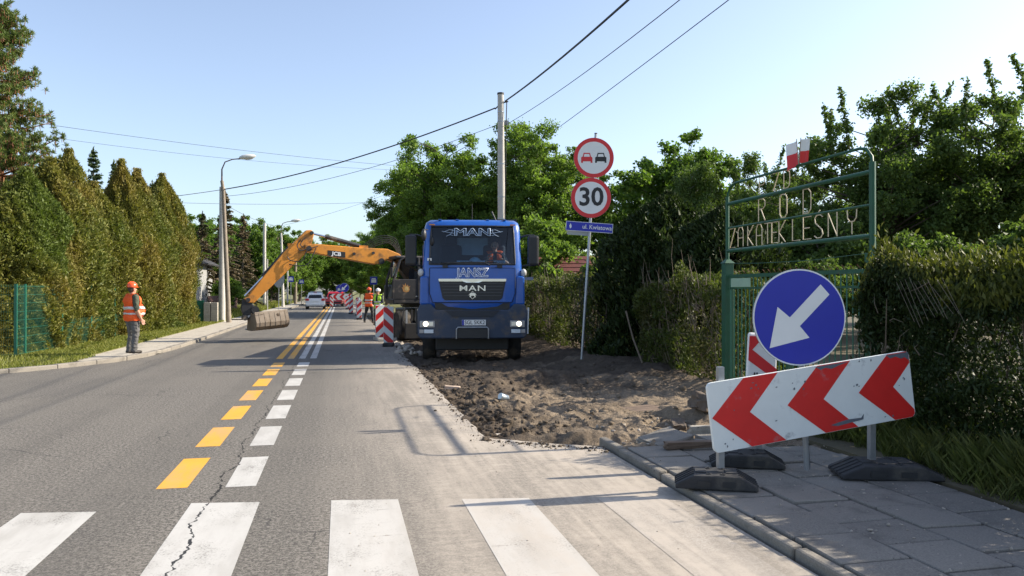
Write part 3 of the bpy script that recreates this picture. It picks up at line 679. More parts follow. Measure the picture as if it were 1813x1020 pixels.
SPR = [((-11.33,39.4,.04),8.3,'spruce with the tallest thin leader above the middle of the thuja row'),((-11.2,42.2,.04),8.15,'narrow spruce just right of the tallest leader above the thuja row'),((-11.7,35.4,.04),7.0,'spruce tip showing between the pine and the tall spruce leader'),((-10.8,48.5,.04),8.0,'small dark spruce tip near the right end of the thuja row'),((-11.0,36.6,.04),6.3,'low spruce top tucked behind the thuja row left of the tall leader'),((-10.7,44.6,.04),7.2,'spruce top behind the thuja row between the leaders and its right end')]
for i, (l, h_, lab) in enumerate(SPR):
    t = sp if i == 0 else copy_tree(sp); place(t, lab, 'spruce', l, i*1.7, .85, 'spruces behind the thuja row', h_/8.0)
pn = pine('pine_tree', 10.8, 41); place(pn, 'tall pine with pale candles at the left edge of the picture', 'pine', (-11.3,29.0,.03), .4, 1.03)
# dead spruces beyond the lamp post
ds = spruce('dead_spruce', 9.2, 1.9, 51, MT['dead_needles'], MT['deadwood'], .30, 46, True, .26, .4)
for i, (l, s, lab) in enumerate([((-8.6,62,.03),1.0,'tallest half-dead brown spruce right of the street lamp'),((-7.9,67,.03),.86,'brown thinning spruce behind the excavator bucket arm'),((-9.6,58,.03),.78,'dry brown spruce directly beside the wooden lamp pole')]):
    t = ds if i == 0 else copy_tree(ds); place(t, lab, 'dead spruce', l, i*2.1, s, 'dying spruces on the left')

# --- broadleaf prototypes
MP = broadleaf('maple_tree', 12.8, 4.6, 4.6, 1.2, 61, MT['maple'], MT['bark'], 190, 86000, .155, (.6,1.15), .26)
MP2 = broadleaf('maple_tree', 12.8, 4.3, 4.5, 1.4, 67, MT['maple'], MT['bark'], 180, 84000, .155, (.6,1.15), .26)
OK_ = broadleaf('oak_tree', 13, 5.2, 5.2, 1.0, 62, MT['oak'], MT['bark'], 130, 48000, .26, (.8,1.4), .3)
FR = broadleaf('fruit_tree', 8.6, 3.4, 3.4, .9, 63, MT['fruit'], MT['bark'], 95, 60000, .115, (.45,.85), .16, spikes=9)
FR2 = broadleaf('fruit_tree', 9.0, 3.7, 3.4, .9, 64, MT['fruit'], MT['bark'], 95, 62000, .115, (.45,.9), .16, spikes=11)
BI = broadleaf('birch_tree', 9.6, 2.1, 2.1, 1.0, 65, MT['birch'], MT['birch_bark'], 60, 40000, .11, (.4,.75), .14, droop=.9)
BU = broadleaf('leafy_bush', 4.2, 2.4, 2.4, .15, 66, MT['maple'], MT['bark'], 48, 26000, .13, (.4,.7), .07)
place(MP, 'big bright green maple rising left of the concrete pole behind the lorry', 'maple', (6.9,52,.03), 0, 1.05)
place(MP2, 'bright green maple rising directly right of the concrete pole', 'maple', (12.4,49,.03), 1.1, 1.06)
def cp(src, label, cat, loc, rz, s, group=None, sz=None): return place(copy_tree(src), label, cat, loc, rz, s, group, sz)
cp(MP2, 'maple at the left edge of the clump behind the lorry, leaning over the road', 'maple', (4.9,58,.03), 2.6, .88)
cp(MP, 'maple filling in behind the pole between the two big maples', 'maple', (10.2,55.5,.03), 4.0, .92)
place(OK_, 'dark oak behind the two round traffic signs', 'oak', (17.2,45.5,.03), .3, .72)
place(BI, 'tall birch with hanging twigs left of the green gate sign', 'birch', (16.9,35.2,.03), 0, 1.0)
cp(OK_, 'dark oak whose top rises above the birch', 'oak', (18.2,38.5,.03), 1.9, .80)
cp(FR, 'fruit tree seen through the left half of the green gate sign', 'fruit tree', (20.2,34.5,.03), .8, .98)
place(FR, 'fruit tree with arching shoots behind the right end of the gate sign', 'fruit tree', (18.6,23.4,.03), 1.9, 1.02)
place(FR2, 'tallest fruit tree with upright shoots at the right edge', 'fruit tree', (22.1,22.4,.03), .4, 1.06)
cp(FR2, 'fruit tree behind the middle of the green gate sign', 'fruit tree', (18.6,28.4,.03), 3.0, .80)
cp(FR, 'fruit tree partly outside the right edge above the hedge', 'fruit tree', (23.6,18.2,.03), 4.4, .95)
cp(OK_, 'dense oak filling the gap behind the fruit trees on the right', 'oak', (26.5,31,.03), .7, .62)
cp(OK_, 'low dark oak at the far right behind the shoots', 'oak', (28.8,25,.03), 2.7, .55)
place(BU, 'leafy green bush right of the lorry mirror behind the hedge', 'bush', (8.6,31.5,.03), 0, 1.15)
for i, (lab, l, s) in enumerate([('green bush below the round speed limit sign behind the hedge',(10.2,27.5,.03),.78),('bush behind the dark conifer left of the gate post',(12.8,27.0,.03),1.0),('bush in the garden behind the green gate bars',(12.6,18.6,.03),.60),('bush between the tiled roofs of the two garden sheds',(13.5,31.0,.03),1.1),('bush under the right half of the gate sign behind the hedge',(13.6,15.6,.03),.72),('bush at the right edge above the clipped hedge',(14.6,12.9,.03),.82),('dark bush behind the right end of the clipped hedge',(12.4,10.4,.03),.68),('bush behind the green gate sign left of the flags',(15.0,22.0,.03),1.0)]):
    b = cp(BU, lab, 'bush', l, i*1.3, s)
    if i in (2,4,5,6,7):
        c = [q for q in b.children if q.name.startswith('crown')][0]; c.data = c.data.copy(); c.data.materials[0] = MT['fruit']
for i, (lab, l, s) in enumerate([('roadside maple left of the clump, over the bus stop sign',(6.6,72,.03),.80),('maple beyond the bus stop sign where the road bends',(5.2,90,.03),.84),('farthest maple on the right above the red car',(3.8,112,.03),.86)]):
    cp(MP2, lab, 'maple', l, i*2.2+.5, s)
# wood at the end of the road
FAR = [(-14,84,.75),(-11,98,.85),(-8.6,112,.86),(-6.5,128,.9),(-2.5,140,.92),(2.0,146,.88),(7,138,.92),(12,120,.9),(14,96,.85),(-19,96,.85),(-16,120,1.0),(-24,80,.72),(-11.5,140,1.0),(20,75,.8),(-16.5,71,.66)]
far_lab = ['oak beyond the dying spruces on the left','oak between the lamp posts on the left side','oak behind the second street lamp','oak above the stick of the excavator','oak closing the end of the road left of the cars','oak closing the end of the road above the cars','oak closing the road end right of the cars','oak behind the farthest roadside maple','oak behind the big maples','oak behind the white concrete post on the left','tall far oak left of the second lamp','oak at the far left behind the thuja row end','tallest far oak left of the road end','oak far behind the bushes on the right','oak behind the street lamp just above the house roof']
for (x, y, s), lab in zip(FAR, far_lab): cp(OK_, lab, 'oak', (x,y,.0), x*1.7, s, 'oaks of the wood at the end of the road')
cp(BU, 'low bright bush in front of the dying spruces', 'bush', (-7.5,56,.03), 1.0, .62)
for i, (x, y) in enumerate([(-8,96),(-6.9,118),(4.6,97),(6.4,82),(-5.6,150),(.5,152),(5.5,150),(3.9,110),(3.6,122),(3.2,134)]):
    cp(BU, ['bush below the second street lamp','bush at the left foot of the far wood','bush on the right verge beyond the bus stop','bush on the right verge by the bus stop sign','bush at the end of the road left of the lane','bush at the end of the road behind the cars','bush at the end of the road right of the cars','bush right of the far arrow discs','bush a little beyond the far arrow discs','last bush on the right verge before the road end'][i], 'bush', (x,y,.0), i*1.9, 1.5)
# --- right: hedges and the dark conifer
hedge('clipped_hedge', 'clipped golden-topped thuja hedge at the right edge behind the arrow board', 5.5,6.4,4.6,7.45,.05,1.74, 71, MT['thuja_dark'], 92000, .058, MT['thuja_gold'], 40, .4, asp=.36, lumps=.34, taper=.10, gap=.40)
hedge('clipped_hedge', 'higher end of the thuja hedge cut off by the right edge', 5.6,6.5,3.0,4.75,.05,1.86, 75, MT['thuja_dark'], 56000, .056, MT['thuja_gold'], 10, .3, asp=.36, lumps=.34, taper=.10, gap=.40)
hedge('twiggy_hedge', 'twiggy leafy hedge just left of the green gate post', 6.05,7.1,11.2,15.0,.1,1.85, 72, MT['hedge_leaf'], 27000, .062, None, 380, .6, .36, lumps=.36)
hedge('twiggy_hedge', 'sparse brown-stemmed hedge between the lorry and the sign pole', 5.75,6.9,17.3,30,.12,1.95, 73, MT['hedge_leaf'], 42000, .075, None, 700, .7, .36, lumps=.34)
cf = thuja('dark_conifer', 3.75, 1.75, 81, MT['thuja_dark'], 52000, .15, .7, .44); place(cf, 'broad dark conifer bulging over the hedge right of the speed sign', 'conifer', (7.6,16.95,.05), 0, 1.0)
cf2 = copy_tree(cf); place(cf2, 'lower dark conifer touching the twiggy hedge near the gate', 'conifer', (7.9,14.9,.05), 2, .86)
def curve(P, n=6):
    P = [Vector(p) for p in P]; P = [P[0]]+P+[P[-1]]; out = []
    for i in range(1, len(P)-2):
        for k in range(n):
            t = k/n; a, b, c, d = P[i-1], P[i], P[i+1], P[i+2]
            out.append(.5*((2*b)+(c-a)*t+(2*a-5*b+4*c-d)*t*t+(3*b-a-3*c+d)*t*t*t))
    return out+[P[-1]]
# ------------------------------------------------------------------ people
def capsule(M, p0, r0, p1, r1, n=12):
    p0, p1 = Vector(p0), Vector(p1); M.ball(p0, r0, n, 8); M.ball(p1, r1, n, 8)
    if (p1-p0).length > 1e-4: M.tube([p0,p1], r0, n, True, r1)
def seg_dist(C, p0, r0, p1, r1):
    p0, p1 = np.array(p0), np.array(p1); d = p1-p0; L = max(1e-9, d@d); t = np.clip(((C-p0)@d)/L, 0, 1)
    return np.linalg.norm(C-(p0+t[:,None]*d), axis=1)-(r0+(r1-r0)*t)
def mir(p): return (-p[0], p[1], p[2])
def person(label, loc, rz, J, mats, vest=None, helmet=None, girth=1.0, belly=0, s=1.0, sleeve='shirt', group=None, voxel=.011, helmet_rim=True):
    """one continuous remeshed body; vest, stripes and helmet are its children. J: joints (feet at z=0, forward +Y)"""
    g = girth; prims = []
    def cap(p0, r0, p1, r1, t): prims.append((tuple(p0), r0, tuple(p1), r1, t))
    hz = J.get('hip', (0,0,.93)); ch = J.get('chest', (0,0,1.32)); hz, ch = Vector(hz), Vector(ch)
    upv = (ch-hz).normalized()
    cap(hz+Vector((-.07*g,0,0)), .125*g, hz+Vector((.07*g,0,0)), .125*g, 'trousers')
    for q in (.3,.6,.85): cap(hz.lerp(ch,q)+Vector((-.07*g,0,0)), .118*g, hz.lerp(ch,q)+Vector((.07*g,0,0)), .118*g, 'shirt')
    cap(ch+Vector((-.095*g,0,0)), .125*g, ch+Vector((.095*g,0,0)), .125*g, 'shirt')
    if belly: cap(hz.lerp(ch,.38)+Vector((-.04,.07,0)), belly, hz.lerp(ch,.38)+Vector((.04,.07,0)), belly, 'shirt')
    sh = ch+upv*.115; cap(sh+Vector((-.15*g,-.01,0)), .07, sh+Vector((.15*g,-.01,0)), .07, 'shirt')
    nk = sh+upv*.05; hd = Vector(J.get('head', tuple(nk+upv*.155))); cap(nk, .058, nk.lerp(hd,.6), .055, 'skin')
    f = Vector(J.get('face', (0,1,0))).normalized(); u = Vector((0,0,1)); r_ = f.cross(u)
    cap(hd+f*.015-u*.045, .072, hd-f*.005+u*.035, .092, 'skin'); cap(hd+f*.05-u*.085, .042, hd+f*.03-u*.05, .06, 'skin')
    cap(hd+f*.098-u*.005, .012, hd+f*.108-u*.03, .016, 'skin'); cap(hd-f*.03+u*.03, .09, hd-f*.025-u*.03, .078, 'hair')
    for e in (-1,1):
        cap(hd+r_*e*.088-u*.005, .02, hd+r_*e*.09-u*.035, .014, 'skin'); cap(hd+r_*e*.035+f*.083+u*.005, .012, hd+r_*e*.036+f*.083+u*.005, .012, 'dark')
    cap(hd+f*.084-u*.066-r_*.02, .010, hd+f*.084-u*.066+r_*.02, .010, 'lips')
    for e, k in ((-1,'L'),(1,'R')):
        sp_, el, wr = Vector(sh)+Vector((e*.175*g,-.01,-.015)), Vector(J['elbow'+k]), Vector(J['wrist'+k])
        up_t = sleeve; cap(sp_, .066*g, el, .050*g, up_t); cap(el, .046*g, el.lerp(wr,.4), .043*g, 'sleeve2'); cap(el.lerp(wr,.4), .043*g, wr, .031, 'sleeve2')
        d = (wr-el).normalized(); sd_ = Vector(J.get('thumb'+k, (0,1,0))); sd_ = (sd_-d*sd_.dot(d)).normalized(); nrm = d.cross(sd_)
        pc = wr+d*.05
        for q in (-.028,0,.028): cap(wr+d*.012+sd_*q*.6, .018, wr+d*.085+sd_*q, .016, 'skin')
        for q, l in ((.036,.065),(.012,.078),(-.012,.072),(-.034,.055)):       # four unequal, slightly curled fingers
            b = wr+d*.092+sd_*q; m1 = b+d*l*.5+nrm*(.006*e); m2 = m1+d*l*.35+nrm*(.022*e); cap(b, .0105, m1, .0095, 'skin'); cap(m1, .0095, m2, .0085, 'skin')
        b = wr+d*.03+sd_*.028; m1 = b+d*.035+sd_*.03; cap(b, .013, m1, .011, 'skin'); cap(m1, .011, m1+d*.032+sd_*.006, .0095, 'skin')
        hp, kn, an = hz+Vector((e*.095*g,0,-.03)), Vector(J['knee'+k]), Vector(J['ankle'+k])
        cap(hp, .105*g, hp.lerp(kn,.5), .088*g, 'trousers'); cap(hp.lerp(kn,.5), .088*g, kn, .068*g, 'trousers'); cap(kn, .067*g, an, .058*g, 'trousers')
        ft = Vector(J.get('toe'+k, tuple(an+Vector((0,.17,-.055))))); cap(an+Vector((0,-.035,-.045)), .045, an+(ft-an)*.5+Vector((0,0,-.018)), .046, 'shoe'); cap(an+(ft-an)*.5+Vector((0,0,-.018)), .045, ft, .036, 'shoe')
    M = MB()
    for p0, r0, p1, r1, t in prims: capsule(M, p0, r0, p1, r1)
    tmp = M.build('tmp', None); md = tmp.modifiers.new('r','REMESH'); md.mode = 'VOXEL'; md.voxel_size = voxel
    sm = tmp.modifiers.new('s','SMOOTH'); sm.factor = .5; sm.iterations = 2
    dg = bpy.context.evaluated_depsgraph_get(); me = bpy.data.meshes.new_from_object(tmp.evaluated_get(dg)); bpy.data.objects.remove(tmp)
    nv = len(me.vertices); co_ = np.zeros(nv*3); me.vertices.foreach_get('co', co_); co_ = co_.reshape(-1,3); no_ = np.zeros(nv*3); me.vertices.foreach_get('normal', no_); no_ = no_.reshape(-1,3)
    wl_, wr_ = np.array(J['wristL']), np.array(J['wristR'])
    mk = (co_[:,2] < sh.z+.02) & (np.linalg.norm(co_-wl_,axis=1) > .17) & (np.linalg.norm(co_-wr_,axis=1) > .17)
    fold = np.array([.016*mnoise.noise(Vector((p[0]*9,p[1]*9,p[2]*15)))+.008*mnoise.noise(Vector(p)*26) for p in co_])     # folds in the cloth
    me.vertices.foreach_set('co', (co_+no_*(fold*mk)[:,None]).ravel()); me.update()
    n = len(me.polygons); C = np.zeros(n*3); me.polygons.foreach_get('center', C); C = C.reshape(-1,3); NV = np.zeros(n*3); me.polygons.foreach_get('normal', NV); NV = NV.reshape(-1,3)
    D = np.stack([seg_dist(C, *p[:4]) for p in prims]); near = D.argmin(0); tags = [p[4] for p in prims]
    order = sorted(set(tags)); me.materials.clear()
    for t in order: me.materials.append(mats[t])
    mi = np.array([order.index(t) for t in tags])[near]; me.polygons.foreach_set('material_index', mi.astype(np.int32)); me.polygons.foreach_set('use_smooth', [True]*n)
    root = nobj('person', me); root.location = loc; root.rotation_euler = (0,0,rz); root.scale = (s,s,s); tag(root, label, 'person', group)
    V = np.zeros(len(me.vertices)*3); me.vertices.foreach_get('co', V); V = V.reshape(-1,3); VN = np.zeros(len(V)*3); me.vertices.foreach_get('normal', VN); VN = VN.reshape(-1,3)
    def shell(name, sel, off, m):
        ids = np.nonzero(sel)[0]; fs = [tuple(me.polygons[i].vertices) for i in ids]; used = sorted({v for f_ in fs for v in f_}); mp = {v: i for i, v in enumerate(used)}
        if not fs: return None
        b = MB(); b.add([tuple(V[v]+VN[v]*off) for v in used], [tuple(mp[v] for v in f_) for f_ in fs]); o = b.build(name, m, root, smooth=False)
        for p in o.data.polygons: p.use_smooth = True
        so = o.modifiers.new('t','SOLIDIFY'); so.thickness = .006; so.offset = 1; return o
    ax = np.array(upv); hgt = (C-np.array(hz))@ax; L = (ch-hz).length; istor = np.isin(np.array(tags)[near], ['shirt','trousers'] if True else [])
    armi = np.isin(near, [i for i, p in enumerate(prims) if i >= 0 and p[4] in (sleeve,'sleeve2') and abs(p[0][0]-p[2][0])+abs(p[0][2]-p[2][2]) > .12 and p[1] < .0665*g and p[4] != 'skin' and p[1] > .03 and (p[0][2] != p[2][2])])
    lat = np.abs(C[:,0]); notarm = istor & (np.array(tags)[near] != 'sleeve2') & (lat < .235*g) & ~armi
    if vest is not None:
        ve = shell('vest', notarm & (hgt > -.10) & (hgt < L+.185) & ~((np.abs(C[:,0]) < .045) & (hgt > L*.55) & (C[:,1] > 0)), .014, vest)
        for a in (.08,.22): shell('reflective_band', notarm & (hgt > a-.028) & (hgt < a+.028), .023, MT['reflective']).parent = root
    if helmet is not None:
        hm = MB(); n_ = 20
        prof = [(.122,-.01),(.124,.03),(.112,.075),(.085,.105),(.045,.122),(.005,.127)]
        hm.lathe(prof, hd+u*.045-f*.008, 'z', n_); ho = hm.build('helmet', helmet, root, smooth=True)
        bm_ = MB(); pts = []
        for q in range(-6,7):
            a = q/6*1.1; pts.append((math.sin(a)*.125, math.cos(a)*.128)); 
        inner = [(x*.9, y*.9) for x, y in reversed(pts)]; outer = [(x*1.0, y*1.0+.045*max(0,math.cos(math.atan2(x,y)*1.35))) for x, y in pts]
        bm_.prism(outer+inner, hd+u*.034-f*.008, r_, f, u, .009); bm_.build('brim', helmet, ho)
        rd = MB(); rd.tube([hd+u*.13+f*.095, hd+u*.172+f*.03, hd+u*.174-f*.05, hd+u*.13-f*.115], .012, 6); rd.build('ridge', helmet, ho)
    return root
SK = mat('skin', (.55,.30,.20), .6, .08)
def pm(**k):
    d = dict(skin=SK, hair=mat('hair', (.06,.045,.035), .8), dark=MT['black'], lips=mat('lips', (.42,.17,.13), .6), shirt=MT['black'], sleeve2=SK, trousers=MT['black'], shoe=mat('boot', (.045,.038,.032), .7)); d.update(k); return d
CL = lambda n, c: mat(n, c, .9, .2, 14, .3, 60)
grey_t = CL('grey_trousers', (.12,.115,.11)); olive = CL('olive_shirt', (.075,.085,.055)); navy = CL('navy_cloth', (.02,.025,.04)); dk = CL('dark_cloth', (.028,.028,.03))
person('heavy-set worker in orange vest and orange helmet standing on the left pavement', (-4.93,20.15,.098), R(-52),
       dict(elbowL=(-.30,-.02,1.12), wristL=(-.30,.06,.86), elbowR=(.30,-.03,1.12), wristR=(.27,.10,.87), kneeL=(-.12,.03,.50), ankleL=(-.13,-.02,.09), kneeR=(.13,.03,.50), ankleR=(.135,-.02,.09), face=(-.1,1,0)),
       pm(shirt=olive, sleeve2=SK, trousers=grey_t), MT['orange_hi'], MT['helmet_orange'], 1.22, .20, .955, 'shirt')
person('road worker seen from behind in orange vest and orange helmet by the barriers', (1.42,40.2,-.01), R(-20),
       dict(elbowL=(-.27,.02,1.13), wristL=(-.22,.22,1.0), elbowR=(.27,.02,1.13), wristR=(.22,.22,1.0), kneeL=(-.18,.05,.50), ankleL=(-.24,-.02,.09), kneeR=(.16,.02,.50), ankleR=(.22,-.06,.09)),
       pm(shirt=navy, sleeve2=navy, trousers=dk), MT['orange_hi'], MT['helmet_orange'], 1.05, 0, 1.0, 'shirt', voxel=.014)
person('worker in white helmet and lime edged vest facing the camera beside the barriers', (1.72,37.0,-.03), R(150),
       dict(elbowL=(-.26,.03,1.13), wristL=(-.15,.22,1.0), elbowR=(.26,.03,1.13), wristR=(.15,.22,1.02), kneeL=(-.12,.02,.50), ankleL=(-.13,-.02,.09), kneeR=(.12,.02,.50), ankleR=(.13,-.02,.09)),
       pm(shirt=navy, sleeve2=navy, trousers=dk), MT['lime_hi'], MT['helmet_white'], 1.05, 0, .98, 'shirt', voxel=.014)

# ------------------------------------------------------------------ arrow board, mandatory disc, rubber feet
def rubber_foot(loc, rz, label, ribs=False):
    t = thing('rubber_foot', label, 'base', loc, rz, 'black rubber feet on the pavement')
    prof = [(-.40,0),(.40,0),(.40,.035),(.22,.115),(-.22,.115),(-.40,.035)]
    M = MB(); M.prism(prof, (0,-.2,0), (1,0,0), (0,0,1), (0,1,0), .4); M.build('body', MT['black_rubber'], t, bevel=.012)
    for x in (-.15,.15): MB().box((x,0,.118), (.11,.16,.012)).build('socket_rim', MT['black_rubber'], t, bevel=.003)
    for x in (-.07,.07):
        for y in (-.12,.12): MB().lathe([(.028,.112),(.028,.122),(.016,.122),(.016,.114)], (x,y,0), 'z', 12).build('plug', MT['black_rubber'], t)
    for sx in (-1,1):
        for y in (-.12,-.04,.04,.12): MB().box((sx*.31,y,.077), (.21,.012,.012), Matrix.Rotation(sx*R(24),3,'Y')).build('rib', MT['black_rubber'], t)
        MB().box((sx*.12,-.202,.05), (.12,.012,.045)).build('grip', MT['black'], t)
    return t
PZ = .062
rubber_foot((2.90,5.60,PZ), R(-24), 'black rubber foot at the kerb under the left end of the chevron board').scale = (.78,.82,.95)
rubber_foot((3.52,6.22,PZ), R(-24), 'black rubber foot behind, carrying the leaning red and white guide board').scale = (.78,.82,.95)
rubber_foot((4.44,5.60,PZ), R(-18), 'black rubber foot with ribbed ramp near the grass under the right board end')
cb = thing('chevron_board', 'battered red and white chevron board leaning across the pavement', 'chevron board', (2.87,5.55,.325), 0)
roll = R(7.1); cx_, sz_ = math.cos(roll), math.sin(roll); BX, BZ = Vector((cx_,0,sz_)), Vector((-sz_,0,cx_)); BW, BH = 1.845, .555
def bpt(t, h, y): p = BX*(t*BW)+BZ*(h*BH); return Vector((p.x, y, p.z))
rr_ = []
for cx0, cy0, a0 in ((.04,.04,180),(BW-.04,.04,270),(BW-.04,BH-.04,0),(.04,BH-.04,90)):
    rr_ += [(cx0+.04*math.cos(R(a0+q)), cy0+.04*math.sin(R(a0+q))) for q in (0,30,60,90)]
MB().prism(rr_, (0,0,0), BX, BZ, (0,1,0), .03).build('panel', MT['board_white'], cb)
MB().ring((0,0,0),1,1.001,(1,0,0),(0,0,1),(0,1,0),.001,3)
for t0 in (.006,.366,.722):
    P4 = [(t0,.5),(t0+.165,1),(t0+.33,1),(t0+.178,.5),(t0+.335,0),(t0+.17,0)]
    if t0 > .7: P4 = [(t0,.5),(t0+.165,.995),(.985,.995),(.997,.95),(.997,.82),(t0+.178,.5),(.997,.11),(.997,.05),(.985,.005),(t0+.17,.005)]
    P4 = [(q[0]*BW, min(.995,max(.005,q[1]))*BH) for q in P4]
    MB().prism(P4, (0,-.0025,0), BX, BZ, (0,1,0), .0022).build('red_chevron', MT['board_red'], cb)
bare = mat('bare_metal', (.13,.15,.18), .6, .25, 20, metal=.3)
def scar(poly):      # torn film showing bare sheet
    MB().prism([(x*BW, y*BH) for x, y in poly], (0,-.0042,0), BX, BZ, (0,1,0), .0014).build('worn_patch', bare, cb)
scar([(.88,.985),(.90,.93),(.93,.945),(.955,.90),(.975,.915),(.995,.86),(.996,.985)])
scar([(.52,.985),(.545,.93),(.57,.95),(.60,.92),(.64,.955),(.69,.985)]); scar([(.565,.10),(.60,.12),(.655,.14),(.72,.13),(.735,.18),(.73,.10),(.66,.085),(.60,.07)])
rgs = random.Random(9)
for (x, y) in ((.05,.1),(.06,.05),(.09,.14),(.21,.90),(.225,.85),(.235,.80),(.20,.82),(.32,.78),(.40,.80),(.405,.70),(.46,.78),(.45,.68),(.70,.60),(.715,.605),(.725,.59),(.955,.60),(.96,.57),(.80,.93),(.83,.80),(.74,.95),(.11,.55),(.30,.30),(.84,.07),(.88,.05),(.93,.50)):
    w_, h_ = rgs.uniform(.003,.010), rgs.uniform(.012,.045); scar([(x,y),(x+w_,y+h_*.4),(x+w_*.6,y+h_),(x-w_*.4,y+h_*.6)])
def cpt(X, z): return (X-2.87, .04, z-.325)
for X, zt in ((2.945,1.0),(4.32,.98)):
    MB().box(((X-2.87),.055,(zt+.2)/2-.325), (.05,.045,zt-.2)).build('post', MT['galv'], cb)
    for t in (.25,.75): 
        q = bpt((X-2.87)/BW, t, .028); MB().box(q, (.10,.016,.03)).build('clamp', MT['galv'], cb)
def disc_sign(name, label, loc, rad, parts, rim=True, lean=0, post=None, cat='road sign'):
    t = thing(name, label, cat, loc); t.rotation_euler = (0, lean, 0); ax, ay, az = (1,0,0), (0,0,1), (0,1,0)
    MB().disc((0,0,0), rad, ax, ay, az, .012, 64).build('plate', MT['sign_back'], t)
    for nm, m, fn, off in parts: M = MB(); fn(M, off); M.build(nm, m, t)
    return t
AR = [(80,133),(114,92),(0,-35),(37,-82),(-115,-123),(-85,42),(-38,0)]; AR = [(x/178, y/195) for x, y in AR]
def arrow_disc(label, loc, rad, lean=0, post_to=None):
    t = disc_sign('arrow_sign', label, loc, rad, [
        ('white_rim', MT['sign_white'], lambda M, o: M.disc((0,-.002,0), rad*.997, (1,0,0),(0,0,1),(0,1,0), .002, 64), 0),
        ('blue_face', MT['sign_blue'], lambda M, o: M.disc((0,-.0042,0), rad*.968, (1,0,0),(0,0,1),(0,1,0), .002, 64), 0),
        ('white_arrow', MT['sign_white'], lambda M, o: M.prism([(x*rad, y*rad) for x, y in AR], (0,-.0064,0), (1,0,0),(0,0,1),(0,1,0), .002), 0)], lean=lean)
    if post_to is not None:
        MB().tube([(0,.04,rad*.8), post_to], .026, 10).build('post', MT['galv'], t)
        for z in (-.15,.15): MB().box((0,.018,z), (.12,.02,.035)).build('clamp', MT['galv'], t)
    return t
ad = arrow_disc('large blue round sign with white arrow pointing down left above the chevron board', (3.70,5.68,1.385), .40, 0, (.13,.13,-1.29)); ad.rotation_euler = (0,0,R(-7))
# leaning guide board behind the disc, partly lettered
gb = thing('guide_board', 'leaning red and white guide board with black lettering behind the blue disc', 'guide board', (3.70,6.35,.10)); gb.rotation_euler = (0,R(3),R(-8))
MB().box((0,0,.62), (.28,.05,1.0)).build('panel', MT['sign_white'], gb, bevel=.02)
for z, s_ in ((.93,1),(.52,1)): MB().prism([(-.135,z-.16),(.135,z+.02),(.135,z+.20),(-.135,z+.02)] if s_ < 0 else [(-.135,z+.06),(.135,z-.13),(.135,z-.32+.1),(.02,z-.16),(-.135,z-.06)], (0,-.028,0),(1,0,0),(0,0,1),(0,1,0), .0025).build('red_stripe', MT['sign_red'], gb)
MB().prism([(-.135,1.09),(.0,1.09),(-.135,.93)], (0,-.0305,0),(1,0,0),(0,0,1),(0,1,0), .0025).build('red_stripe', MT['sign_red'], gb)
put_text('PPF', .085, (-.045,-.033,.70), (0,0,1), (-1,0,0), MT['sign_black'], gb, bold=.002); put_text('BIEG', .085, (.05,-.033,.66), (0,0,1), (-1,0,0), MT['sign_black'], gb, bold=.002)
MB().box((0,0,.06), (.06,.05,.16)).build('foot_stub', MT['galv'], gb)

# ------------------------------------------------------------------ speed limit pole
sg = thing('traffic_sign_pole', 'leaning grey pole with no overtaking, 30 limit and blue street name signs', 'sign pole', (5.2,16.25,.12)); LX = .0665
def lp(z): return Vector((LX*z, 0, z))
MB().tube([lp(-.2), lp(4.98)], .032, 10).build('pole', MT['galv'], sg, smooth=True); MB().tube([lp(4.98), lp(5.0)], .035, 10).build('cap', MT['black'], sg)
def round_red(z, dx, rad, name):
    c = lp(z)+Vector((dx,-.05,0)); a = ((math.cos(R(12)), -math.sin(R(12))*1.0, 0), (0,0,1), (math.sin(R(12)), math.cos(R(12)), 0)); ax, ay, az = [Vector(q) for q in a]
    pl = MB().disc(c, rad, ax, ay, az, .012, 56).build(name, MT['sign_back'], sg)
    MB().disc(c-az*.002, rad*.995, ax, ay, az, .002, 56).build('red_border', MT['sign_red'], pl); MB().disc(c-az*.0042, rad*.80, ax, ay, az, .002, 56).build('white_face', MT['sign_white'], pl)
    MB().box(c+az*.03, (.16,.03,.04)).build('bracket', MT['galv'], pl); return pl, c-az*.0068, ax, ay, az
pl, c, ax, ay, az = round_red(4.44, -.03, .445, 'sign_no_overtaking')
CAR = [(-.5,-.42),(-.34,-.42),(-.34,-.30),(.34,-.30),(.34,-.42),(.5,-.42),(.5,.02),(.36,.10),(.28,.40),(-.28,.40),(-.36,.10),(-.5,.02)]
WIN = [(-.27,.08),(.27,.08),(.21,.30),(-.21,.30)]
for dx, m in ((-.155,MT['sign_red']),(.155,MT['sign_black'])):
    MB().prism([(x*.25+dx, y*.27) for x, y in CAR], c, ax, ay, az, .002).build('car_symbol', m, pl); MB().prism([(x*.25+dx, y*.27) for x, y in WIN], c-az*.0022, ax, ay, az, .002).build('car_window', MT['sign_white'], pl)
pl, c, ax, ay, az = round_red(3.55, -.035, .445, 'sign_speed_limit')
put_text('30', .56, c+Vector((0,-.002,.005)), ax, ay, MT['sign_black'], pl, bold=.012)
c = lp(2.90)+Vector((-.03,-.05,0)); tl = R(-4); ax = Vector((math.cos(tl)*.978,-.21,math.sin(tl))).normalized(); az = Vector((.21,.978,0)).normalized(); ay = az.cross(ax)*1.0
if ay.z < 0: ay = -ay
pl = MB().prism([(-.52,-.105),(.52,-.105),(.52,.105),(-.52,.105)], c, ax, ay, az, .02).build('street_name_plate', MT['sign_white'], sg)
MB().prism([(-.51,-.095),(.51,-.095),(.51,.095),(-.51,.095)], c-az*.0022, ax, ay, az, .002).build('blue_face', MT['sign_blue'], pl)
put_text('ul. Kwiatowa', .135, c-az*.005+ax*.17, ax, ay, MT['sign_white'], pl, sx=.92, bold=.001)
